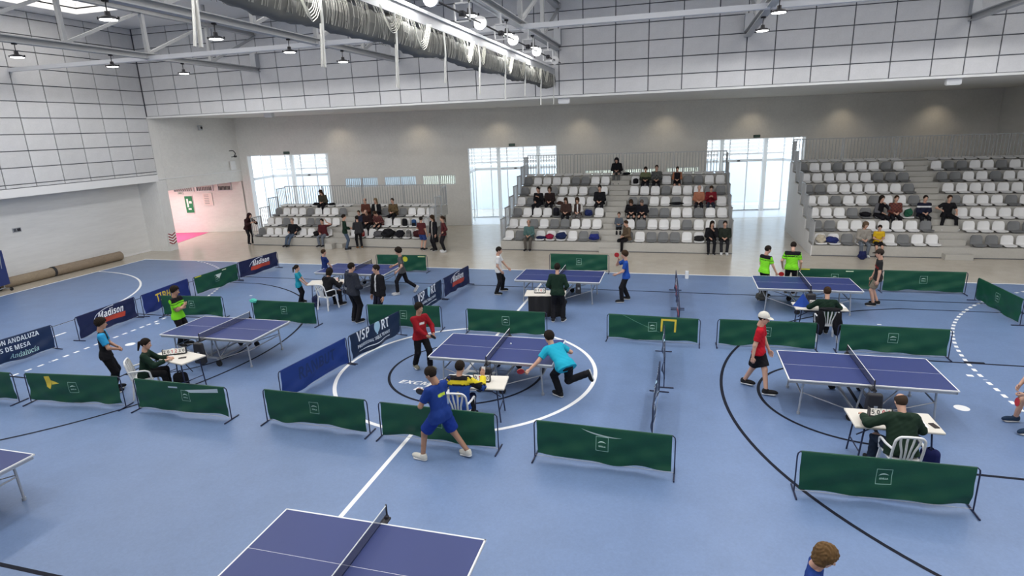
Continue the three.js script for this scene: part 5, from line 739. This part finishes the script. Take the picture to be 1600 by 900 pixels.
bat(lime18, 'r', 'dark red bat held over the back right table', 2, [0.85, 0.1, 0.2]);
person({ x: 8.22, z: -7.85, yaw: 2.95, H: 1.68, label: 'person in lime and black shirt with lowered head behind the back right table', hair: ['short', HB], look: [0, 0.45], top: { long: false, fn: lime }, bottom: { color: K }, pose: { lh: [0.28, 0.9, 0.1], rh: [-0.27, 0.86, 0.1] } });
const man20 = person({ x: 10.4, z: -6.87, yaw: -1.8, H: 1.68, label: 'person in dark cap, black shirt and grey shorts right of the back right table', hair: ['cap', [0.03, 0.022, 0.018]], look: [0, 0.15], top: { long: false, hem: -0.14, fn: (a, b, d) => d > 0.03 && b > 0.26 && b < 0.33 ? [0.2, 0.02, 0.02] : [0.02, 0.02, 0.022] }, bottom: { short: true, color: [0.17, 0.145, 0.115] }, pose: { lf: foot(10.32, -6.75), rf: foot(10.48, -6.95), rh: [-0.22, 0.8, 0.16], lh: [0.25, 0.8, 0.02], rc: 0.85 } });
bat(man20, 'r', 'black bat hanging from the hand of the person in shorts', 0, [-0.15, -0.9, 0.1]);
person({ x: 8.36, z: -3.58, yaw: Math.PI, H: 1.7, label: 'seated umpire in dark green with back turned at the back right desk', hair: ['short', HBR], look: [0, 0.1], top: { color: DG }, bottom: { color: K }, pose: seatPose({ lean: 0.25, lh: [0.3, 0.8, 0.45], rh: [-0.25, 0.8, 0.48] }) });
person({ x: 8.05, z: 2.86, yaw: Math.PI + 0.05, H: 1.74, cell: 0.015, bulk: 1.12, label: 'balding seated umpire in dark green hooded top at the right desk', hair: ['bald', [0.05, 0.032, 0.022]], look: [0.05, 0.3], top: { color: [0.014, 0.032, 0.02], hood: true, jacket: true }, bottom: { color: [0.018, 0.028, 0.05], loose: 0.02 }, pose: seatPose({ lean: 0.32, lh: [0.42, 0.84, 0.46], rh: [-0.2, 0.8, 0.46], lf: [0.24, 0.085, 0.4] }) });
const edge23 = person({ x: 10.98, z: 0.62, yaw: -1.3, H: 1.66, label: 'player in black shorts reaching forward, cut by the right edge', skin: 'fair', hair: ['short', HB], top: { long: false, color: GREY }, bottom: { short: true, color: K }, shoes: [0.02, 0.04, 0.08], pose: { pelvis: [0, 0.82, 0], lean: 0.6, lf: foot(10.66, 0.86), rf: foot(10.66, 0.42), lh: { w: [10.52, 0.72, 0.82] }, rh: [-0.2, 0.8, 0.4], lc: 0.9 } });
bat(edge23, 'l', 'black bat in the reaching hand at the right edge', 0, [-0.1, -0.95, 0.1]);
person({ x: 5.99, z: 6.78, yaw: 1.35, H: 1.56, kid: true, cell: 0.013, label: 'child with light brown hair in blue shirt at the bottom edge', hair: ['bob', [0.13, 0.075, 0.032]], look: [0, 0.35], top: { long: false, color: [0.016, 0.05, 0.24] }, bottom: { short: true, color: K }, pose: { lean: 0.12 } });

// ================================================================ SPECTATORS
const FAR = { far: true, cell: 0.021 };
function sitter(stand, row, x, o) {
  const H = o.H || 1.68, s = H / 1.75, sh = 0.42 + 0.07, feet = o.feet ?? 0.085;
  const pose = { pelvis: [0, (sh + 0.1) / s, 0], lean: o.lean ?? 0.15, lf: [0.11, feet, 0.42], rf: [-0.11, feet, 0.42], lk: [0.15, 1, 0.7], rk: [-0.15, 1, 0.7], lh: [0.08, (sh + 0.2) / s, 0.30], rh: [-0.08, (sh + 0.2) / s, 0.30], lp: [0, -1, 0], rp: [0, -1, 0], ...(o.pose || {}) };
  person({ ...FAR, x, y: (row - 1) * RISE, z: ZF - (row - 1) * DEEP - 0.25, yaw: o.yaw || 0, H, group: undefined, ...o, pose });
}
const upright = (x, z, o) => person({ ...FAR, x, z, ...o });
sitter('left', 1, -14.57, { label: 'person in black jacket and jeans lounging in the front row of the left stand', hair: ['short', [0.2, 0.15, 0.12]], top: { color: K, jacket: true }, bottom: { color: JEAN }, lean: -0.1, pose: { lh: [0.3, 0.75, 0.1], rh: [-0.12, 0.75, 0.2], lf: [0.05, 0.085, 0.62], rf: [-0.12, 0.085, 0.6] } });
sitter('left', 1, -12.72, { label: 'person in maroon jacket and jeans in left stand, arm lifted to head', hair: ['short', HB], top: { color: MAR, jacket: true }, bottom: { color: [0.16, 0.18, 0.22] }, pose: { lh: [0.24, 1.28, 0.08], le: [1, 0.1, -0.2], lhd: [-0.3, 1, 0] } });
sitter('left', 4, -14.07, { label: 'person with long dark hair in olive coat on the top row of left stand', hair: ['long', HBR], look: [-0.4, 0.3], top: { color: [0.055, 0.05, 0.035], jacket: true }, bottom: { color: K }, lean: 0.3 });
upright(-17.2, -14.05, { yaw: 1.3, H: 1.72, label: 'person in dark hood leaning on the side rail of the left stand', hair: ['hood', [0.03, 0.012, 0.014]], look: [0, 0.3], top: { color: [0.035, 0.014, 0.016], jacket: true }, bottom: { color: K }, pose: { lean: 0.42, pelvis: [0, 0.92, -0.08], lh: [0.15, 1.2, 0.45], rh: [-0.15, 1.2, 0.45] } });
upright(-10.9, -13.1, { yaw: 2.2, H: 1.74, label: 'person in dark green sweater and jeans standing before the left stand', hair: ['short', HB], top: { color: DG }, bottom: { color: JEAN }, pose: { lh: [0.1, 1.05, 0.26], rh: [-0.12, 1.05, 0.26] } });
upright(-10.4, -13.5, { yaw: -2.4, H: 1.6, label: 'person in dark clothes and tan shoes standing beside the green sweater', hair: ['short', HB], top: { color: [0.03, 0.03, 0.035] }, bottom: { color: K }, shoes: [0.2, 0.1, 0.04], pose: { lh: [0.1, 1.05, 0.26] } });
sitter('left', 2, -11.05, { H: 1.45, kid: true, label: 'child in navy jacket in the second row of the left stand', hair: ['short', HBR], top: { color: [0.02, 0.025, 0.05], jacket: true } });
sitter('left', 3, -11.08, { label: 'person in rust brown jacket in the third row of the left stand', hair: ['bald', [0.06, 0.05, 0.045]], top: { color: [0.10, 0.035, 0.025], jacket: true }, bulk: 1.1 });
sitter('left', 3, -10.46, { label: 'person with fair hair, dark coat and pale blouse in the left stand', hair: ['long', [0.2, 0.14, 0.08]], top: { jacket: true, fn: (a, b, d) => d > 0.04 && Math.abs(a) < 0.04 ? [0.5, 0.48, 0.45] : K } });
sitter('left', 3, -9.5, { label: 'person in mottled brown jacket sitting apart in third row, left stand', hair: ['short', HB], top: { jacket: true, fn: (a, b, d, m, x, y, z) => Math.sin(x * 40) * Math.sin(y * 37) * Math.sin(z * 41) > 0.1 ? [0.05, 0.035, 0.02] : [0.13, 0.09, 0.045] }, bulk: 1.1 });
sitter('left', 2, -10.55, { label: 'bald person in dark jacket in the second row of the left stand', hair: ['bald', [0.1, 0.08, 0.07]], look: [0, 0.4], top: { color: [0.03, 0.015, 0.016], jacket: true }, lean: 0.35, bulk: 1.1 });
sitter('left', 2, -9.95, { label: 'person in patterned maroon top bending forward in the left stand', hair: ['short', HBR], look: [-0.3, 0.5], top: { fn: (a, b, d, m, x, y, z) => Math.sin(x * 60) * Math.sin(y * 60) > 0.4 ? [0.2, 0.12, 0.1] : MAR }, lean: 0.5 });
upright(-6.98, -13.4, { yaw: 2.9, H: 1.6, kid: true, label: 'person in maroon top and blue shorts standing at the end of left stand', hair: ['short', HB], top: { color: MAR, long: false }, bottom: { short: true, color: [0.03, 0.06, 0.22] }, pose: { lh: [0.2, 1.05, 0.25] } });
upright(-6.35, -13.4, { yaw: -0.6, H: 1.68, label: 'person in long black coat over pale top standing before left stand end', hair: ['long', HBR], look: [-0.4, 0.2], top: { jacket: true, hem: -0.5, fn: (a, b, d) => d > 0.05 && Math.abs(a) < 0.05 ? [0.42, 0.40, 0.38] : K }, soles: WH, pose: {} });
upright(-5.75, -13.1, { yaw: -0.9, H: 1.68, label: 'person in maroon and grey top with hand on hip, right of black coat', hair: ['tail', HBR], top: { fn: (a, b, d) => a < -0.02 ? [0.13, 0.13, 0.14] : MAR }, shoes: WH, soles: WH, pose: { lh: [0.18, 1.0, 0.05], le: [1, 0, -0.4] } });
sitter('middle', 1, -1.9, { label: 'person in teal sweater and grey trousers in the front row, middle stand', hair: ['bald', [0.08, 0.06, 0.05]], skin: 'mid', top: { color: [0.085, 0.16, 0.155] }, bottom: { color: [0.11, 0.10, 0.09] } });
sitter('middle', 4, -1.95, { yaw: -0.3, label: 'person in black seated beside a companion, left part of middle stand', hair: ['short', HB], top: { color: K, jacket: true }, pose: { lh: [0.12, 0.95, 0.28] } });
sitter('middle', 4, -1.4, { label: 'person in dark brown coat seated right of the black-clad companion', hair: ['bob', HBR], top: { color: [0.022, 0.014, 0.014], jacket: true } });
sitter('middle', 3, -0.45, { label: 'person with long hair and brown cardigan in third row, middle stand', hair: ['long', HBR], look: [0, 0.35], top: { color: [0.055, 0.032, 0.028], jacket: true } });
sitter('middle', 3, 0.1, { label: 'person in dark vest over white sleeves in third row, middle stand', hair: ['bob', HBR], look: [0, 0.3], top: { fn: (a, b, d, arm) => arm ? [0.55, 0.54, 0.52] : d > 0.05 && Math.abs(a) < 0.03 ? WH : [0.045, 0.025, 0.022] }, bottom: { color: [0.14, 0.13, 0.13] } });
sitter('middle', 4, 1.05, { H: 1.8, label: 'large person in black sitting alone left of the middle stand steps', hair: ['short', HB], bulk: 1.12, top: { color: K, jacket: true } });
sitter('middle', 7, 1.62, { label: 'person in black hood hunched at the head of the middle stand steps', hair: ['hood', K], look: [0, 0.4], top: { color: K, jacket: true }, bottom: { color: [0.12, 0.12, 0.12] }, lean: 0.45 });
sitter('middle', 6, 3.1, { label: 'person in olive and black jacket high in the middle stand', hair: ['short', HB], look: [0, 0.3], top: { fn: (a, b) => b > 0.3 ? [0.13, 0.15, 0.08] : [0.03, 0.035, 0.025] }, lean: 0.4 });
sitter('middle', 6, 3.62, { label: 'person in camouflage grey jacket high in the middle stand', hair: ['short', HB], top: { jacket: true, fn: (a, b, d, m, x, y, z) => Math.sin(x * 45 + 1) * Math.sin(y * 41) * Math.sin(z * 43) > 0.05 ? [0.03, 0.032, 0.035] : [0.10, 0.105, 0.10] } });
sitter('middle', 6, 4.6, { H: 1.5, kid: true, label: 'child in black vest and orange sleeves high in the middle stand', hair: ['short', HB], look: [0, 0.2], top: { fn: (a, b, d, arm) => arm ? [0.36, 0.15, 0.08] : K }, bottom: { short: true, color: K } });
sitter('middle', 4, 5.6, { label: 'person in orange jumper with cropped hair, right part of middle stand', hair: ['bald', [0.3, 0.24, 0.2]], top: { color: [0.36, 0.15, 0.09] } });
sitter('middle', 4, 6.12, { label: 'person in red sweater looking down beside the orange jumper', hair: ['short', HBR], look: [0, 0.4], top: { color: [0.17, 0.012, 0.02] }, bottom: { color: [0.02, 0.025, 0.04] }, pose: { lh: [0.06, 0.92, 0.3], rh: [-0.06, 0.92, 0.3] } });
sitter('middle', 3, 2.62, { label: 'person in black leaning over beside the middle stand steps', hair: ['bob', HBR], look: [-0.2, 0.5], top: { color: K, jacket: true }, lean: 0.5 });
sitter('middle', 3, 3.1, { label: 'person in black jacket bent forward, second right of middle stand steps', hair: ['short', [0.1, 0.08, 0.07]], look: [-0.2, 0.5], top: { color: [0.014, 0.014, 0.02], jacket: true }, lean: 0.5, bulk: 1.1 });
sitter('middle', 2, 2.12, { H: 1.25, kid: true, label: 'small child in grey blue sitting on the middle stand steps', hair: ['short', HBR], top: { color: [0.10, 0.12, 0.15] } });
sitter('middle', 1, 2.6, { yaw: -0.9, label: 'person in brown jumper sideways at the foot of the middle steps', hair: ['short', HBR], look: [-0.2, 0.2], top: { color: [0.12, 0.085, 0.055] }, bottom: { color: K } });
sitter('middle', 1, 6.1, { label: 'person with long hair all in black, front row right, middle stand', hair: ['long', HB], look: [0.2, 0.1], top: { color: K, jacket: true }, pose: { lh: [0.08, 1.02, 0.24] } });
sitter('middle', 1, 6.62, { label: 'person in dark olive parka and white shoes, front row, middle stand', hair: ['short', HB], top: { color: [0.022, 0.028, 0.022], jacket: true }, bottom: { color: [0.02, 0.02, 0.025] }, shoes: WH, soles: WH });
sitter('right', 3, 12.78, { yaw: 0.5, label: 'person with long dark hair in black and grey, third row of right stand', hair: ['long', HB], top: { fn: (a, b, d, arm) => arm ? [0.11, 0.11, 0.12] : K }, pose: { lh: [0.06, 1.1, 0.24] } });
sitter('right', 3, 13.36, { label: 'person in patterned rust top beside the long-haired neighbour, right stand', hair: ['short', HBR], bulk: 1.1, top: { fn: (a, b, d, m, x, y, z) => Math.sin(x * 50) * Math.sin(y * 47) > 0.3 ? [0.05, 0.03, 0.03] : [0.16, 0.05, 0.04] } });
sitter('right', 3, 14.4, { label: 'person in navy tracksuit top with white chest stripe, right stand', hair: ['short', HB], top: { jacket: true, fn: (a, b, d) => d > 0.03 && b > 0.34 && b < 0.40 ? WH : [0.014, 0.016, 0.035] } });
sitter('right', 3, 15.25, { feet: 0.085, label: 'person in black shirt and white shoes sitting on the right stand steps', hair: ['short', HBR], top: { color: K, long: false }, bottom: { color: K, short: false }, shoes: WH, soles: WH, pose: { lf: [0.28, 0.085, 0.42], rf: [-0.28, 0.085, 0.42], lh: [0.24, 0.72, 0.36], rh: [-0.3, 0.85, 0.2] } });
sitter('right', 1, 11.88, { label: 'person in beige jacket and jeans in the front row of right stand', hair: ['bob', [0.12, 0.08, 0.05]], look: [0.3, 0.2], top: { color: [0.30, 0.28, 0.25], jacket: true }, bottom: { color: [0.13, 0.15, 0.18] }, shoes: WH });
sitter('right', 1, 12.42, { H: 1.4, kid: true, label: 'child in yellow shirt and dark shorts in the front row of right stand', hair: ['short', HB], look: [-0.3, 0.2], top: { color: [0.62, 0.40, 0.02], long: false }, bottom: { short: true, color: K } });

// ================================================================ BAGS, COATS AND OTHER LOOSE THINGS
function lump(w, h, d, sd) { const g = new THREE.IcosahedronGeometry(1, 5), p = g.attributes.position, v = new THREE.Vector3(); for (let i = 0; i < p.count; i++) { v.fromBufferAttribute(p, i); const n = 1 + 0.13 * Math.sin(v.x * 4 + sd) * Math.sin(v.y * 5 + sd * 2) + 0.07 * Math.sin(v.z * 9 + sd * 3) * Math.sin(v.x * 8 + v.y * 5); const y = v.y < 0 ? v.y * 0.9 : v.y; p.setXYZ(i, Math.sign(v.x) * Math.pow(Math.abs(v.x), 0.8) * n * w / 2, (y * n + 0.9) * h / 1.9, Math.sign(v.z) * Math.pow(Math.abs(v.z), 0.8) * n * d / 2); } g.computeVertexNormals(); return g; }
let lumpN = 1;
function coat(x, y, z, w, h, d, rgb, label, cat = 'coat') { const m = solo(cat === 'coat' ? 'heaped_coat' : cat === 'towel' ? 'folded_towel' : 'soft_bag', lump(w, h, d, lumpN++ * 1.7), clothMatOf(rgb), label, cat); m.position.set(x, y, z); return m; }
function backpack(x, y, z, turn, rgb, pocket, label, k = 1) {
  const g = thing('backpack', label, 'bag', [x, y, z], turn); const b = new RoundedBoxGeometry(0.32 * k, 0.44 * k, 0.2 * k, 5, 0.085 * k), p = b.attributes.position; for (let i = 0; i < p.count; i++) { const t = p.getY(i) / (0.44 * k); p.setX(i, p.getX(i) * (1 - 0.22 * Math.max(0, t))); p.setZ(i, p.getZ(i) * (1 - 0.3 * Math.max(0, t))); } b.computeVertexNormals(); b.translate(0, 0.22 * k, 0); mesh('sack', b, clothMatOf(rgb), g);
  mesh('pocket', new RoundedBoxGeometry(0.24 * k, 0.2 * k, 0.08 * k, 4, 0.035 * k).translate(0, 0.13 * k, 0.1 * k), clothMatOf(pocket), g); mesh('handle', new THREE.TorusGeometry(0.04 * k, 0.01 * k, 6, 12, Math.PI).translate(0, 0.43 * k, 0), clothMatOf(K), g);
  for (const s of [-1, 1]) mesh('shoulder_strap', path([[s * 0.09 * k, 0.4 * k, -0.07 * k], [s * 0.1 * k, 0.3 * k, -0.14 * k], [s * 0.11 * k, 0.08 * k, -0.09 * k]], 0.014 * k, false, 5, 12), clothMatOf(K), g);
}
const SZ = (r) => ZF - (r - 1) * DEEP - 0.24, SY = (r) => r * RISE + 0.07;
backpack(-5.98, 0, 2.3, 0.5, K, [0.03, 0.05, 0.3], 'black backpack with shiny blue pocket under the left desk'); backpack(-6.75, 0, -4.15, 0.3, [0.015, 0.02, 0.06], [0.02, 0.03, 0.08], 'dark navy bag on the floor beside the black-clad umpire', 0.8); backpack(8.58, 0, 2.5, -0.4, [0.014, 0.018, 0.09], [0.02, 0.025, 0.12], 'navy bag on the floor right of the balding umpire', 0.9);
{ const m = solo('drawstring_bag', (() => { const g = new THREE.ConeGeometry(0.22, 0.34, 24, 8), p = g.attributes.position; for (let i = 0; i < p.count; i++) { const a = Math.atan2(p.getZ(i), p.getX(i)); p.setZ(i, p.getZ(i) * 0.55 * (1 + 0.1 * Math.sin(a * 5))); } g.computeVertexNormals(); return g.translate(0, 0.17, 0); })(), clothMatOf([0.02, 0.06, 0.30]), 'royal blue drawstring bag standing on the back right desk', 'bag'); m.position.set(7.86, 0.73, -4.0); }
{ const m = solo('hung_jacket', mergeGeometries([lump(0.2, 0.66, 0.16, 2.2).translate(-0.19, 0.18, 0), lump(0.2, 0.62, 0.16, 4.1).translate(0.19, 0.2, 0), lump(0.5, 0.1, 0.14, 1.1).translate(0, 0.8, 0)]), clothMatOf(K), 'black jacket hung over the back of a white chair', 'coat'); m.position.set(8.36, 0.02, -3.29); } coat(-7.66, 0.62, -2.34, 0.24, 0.13, 0.14, [0.10, 0.52, 0.42], 'turquoise cloth lying over a green barrier corner', 'towel'); coat(7.28, 0, -6.95, 0.36, 0.26, 0.26, [0.10, 0.10, 0.09], 'dark patterned bag under the back right table', 'bag'); coat(1.02, 0.3, 2.62, 0.2, 0.3, 0.2, K, 'black jacket bundle at the side of the centre umpire chair');
solo('paper_roll', new THREE.CylinderGeometry(0.065, 0.065, 0.27, 20).translate(5.07, 0.135, -9.45), M.plastic, 'white paper roll standing on the far sideline', 'roll');
backpack(-10.55, SY(1), SZ(1), 0, [0.30, 0.01, 0.02], [0.25, 0.01, 0.02], 'red backpack on a front row seat of the left stand', 0.75); coat(-9.55, SY(1), SZ(1) + 0.05, 0.6, 0.3, 0.5, [0.09, 0.09, 0.10], 'grey coat heaped in the front row of the left stand'); coat(-9.05, SY(1), SZ(1) + 0.1, 0.62, 0.42, 0.6, K, 'large black coat heaped in the front row of the left stand'); coat(-8.45, SY(1), SZ(1) + 0.08, 0.42, 0.36, 0.5, [0.014, 0.014, 0.02], 'small black coat right of the large heap, left stand'); backpack(-8.0, SY(1), SZ(1), 0.2, [0.11, 0.11, 0.11], [0.15, 0.15, 0.15], 'grey backpack on a front row seat of the left stand', 0.8); coat(-7.5, SY(1), SZ(1), 0.5, 0.34, 0.4, [0.05, 0.012, 0.016], 'dark maroon coat at the right end of left front row'); backpack(-8.55, SY(2), SZ(2), 0, K, K, 'black backpack in the second row of the left stand', 0.85); backpack(-8.05, SY(2), SZ(2), 0.2, [0.03, 0.08, 0.2], K, 'blue backpack in the second row of the left stand', 0.75); coat(-13.1, SY(1), SZ(1), 0.42, 0.26, 0.4, K, 'black bag beside the maroon jacket, left stand', 'bag'); coat(-13.6, SY(4), SZ(4), 0.4, 0.14, 0.3, K, 'black scarf on the top row of the left stand'); coat(-14.55, SY(4), SZ(4), 0.4, 0.16, 0.36, K, 'black jacket folded on the top row of the left stand');
coat(-1.35, SY(1), SZ(1), 0.46, 0.14, 0.3, [0.015, 0.02, 0.07], 'folded navy garment on a front row seat, middle stand'); coat(-0.95, SY(1), SZ(1), 0.36, 0.24, 0.3, [0.26, 0.015, 0.05], 'crimson bundle on a front row seat, middle stand'); coat(-0.42, SY(1), SZ(1), 0.5, 0.32, 0.32, [0.014, 0.024, 0.08], 'navy sports bag on a front row seat, middle stand', 'bag'); coat(1.1, SY(1), SZ(1) + 0.05, 0.46, 0.28, 0.36, [0.025, 0.035, 0.19], 'bright blue bag left of the middle stand steps', 'bag'); backpack(-0.95, SY(3), SZ(3), 0, [0.012, 0.012, 0.02], K, 'black backpack on a third row seat, middle stand', 0.9); coat(0.62, SY(3), SZ(3), 0.38, 0.3, 0.3, [0.02, 0.03, 0.11], 'blue bag in the third row of the middle stand', 'bag'); coat(-0.9, SY(4), SZ(4), 0.34, 0.18, 0.26, [0.05, 0.025, 0.018], 'brown handbag on a fourth row seat, middle stand', 'bag'); coat(4.6, SY(4), SZ(4), 0.62, 0.12, 0.4, K, 'flat black coat on a fourth row seat, middle stand'); coat(5.6, SY(1), SZ(1), 0.42, 0.24, 0.34, [0.02, 0.02, 0.022], 'black and white bag in the front row, middle stand right', 'bag'); coat(2.62, SY(6), SZ(6), 0.26, 0.26, 0.24, K, 'black bag on a sixth row seat, middle stand', 'bag'); coat(2.1, SY(7) - 0.05, SZ(7), 0.4, 0.14, 0.3, K, 'black garment on the top tier right of the hooded person');
coat(10.35, SY(1), SZ(1), 0.36, 0.36, 0.32, [0.50, 0.45, 0.36], 'cream bag at the left end of the right stand', 'bag'); coat(10.75, SY(1), SZ(1), 0.5, 0.26, 0.36, [0.02, 0.03, 0.13], 'navy jacket on a front row seat of the right stand'); coat(12.3, SY(3), SZ(3), 0.42, 0.2, 0.34, K, 'black bag beside the long-haired person, right stand', 'bag'); coat(13.88, SY(3), SZ(3), 0.3, 0.34, 0.28, [0.02, 0.10, 0.06], 'green bag in the third row of the right stand', 'bag'); coat(11.72, 0, -13.35, 0.3, 0.34, 0.24, [0.015, 0.02, 0.08], 'navy bag on the floor before the right stand', 'bag');
{ const g = thing('card_box', 'grey box on the floor beside the left stand steps', 'box', [-11.95, 0, -13.3]); mesh('carton', rbox(0.4, 0.28, 0.3, 0.01, 0, 0.14, 0), M.concrete, g); mesh('flap', box(-0.2, 0.2, 0.28, 0.29, -0.3, -0.14), M.concrete, g); }
scene.traverse((o) => { if (o.isLight) o.castShadow = !o.isRectAreaLight; });
renderer.render(scene, camera);
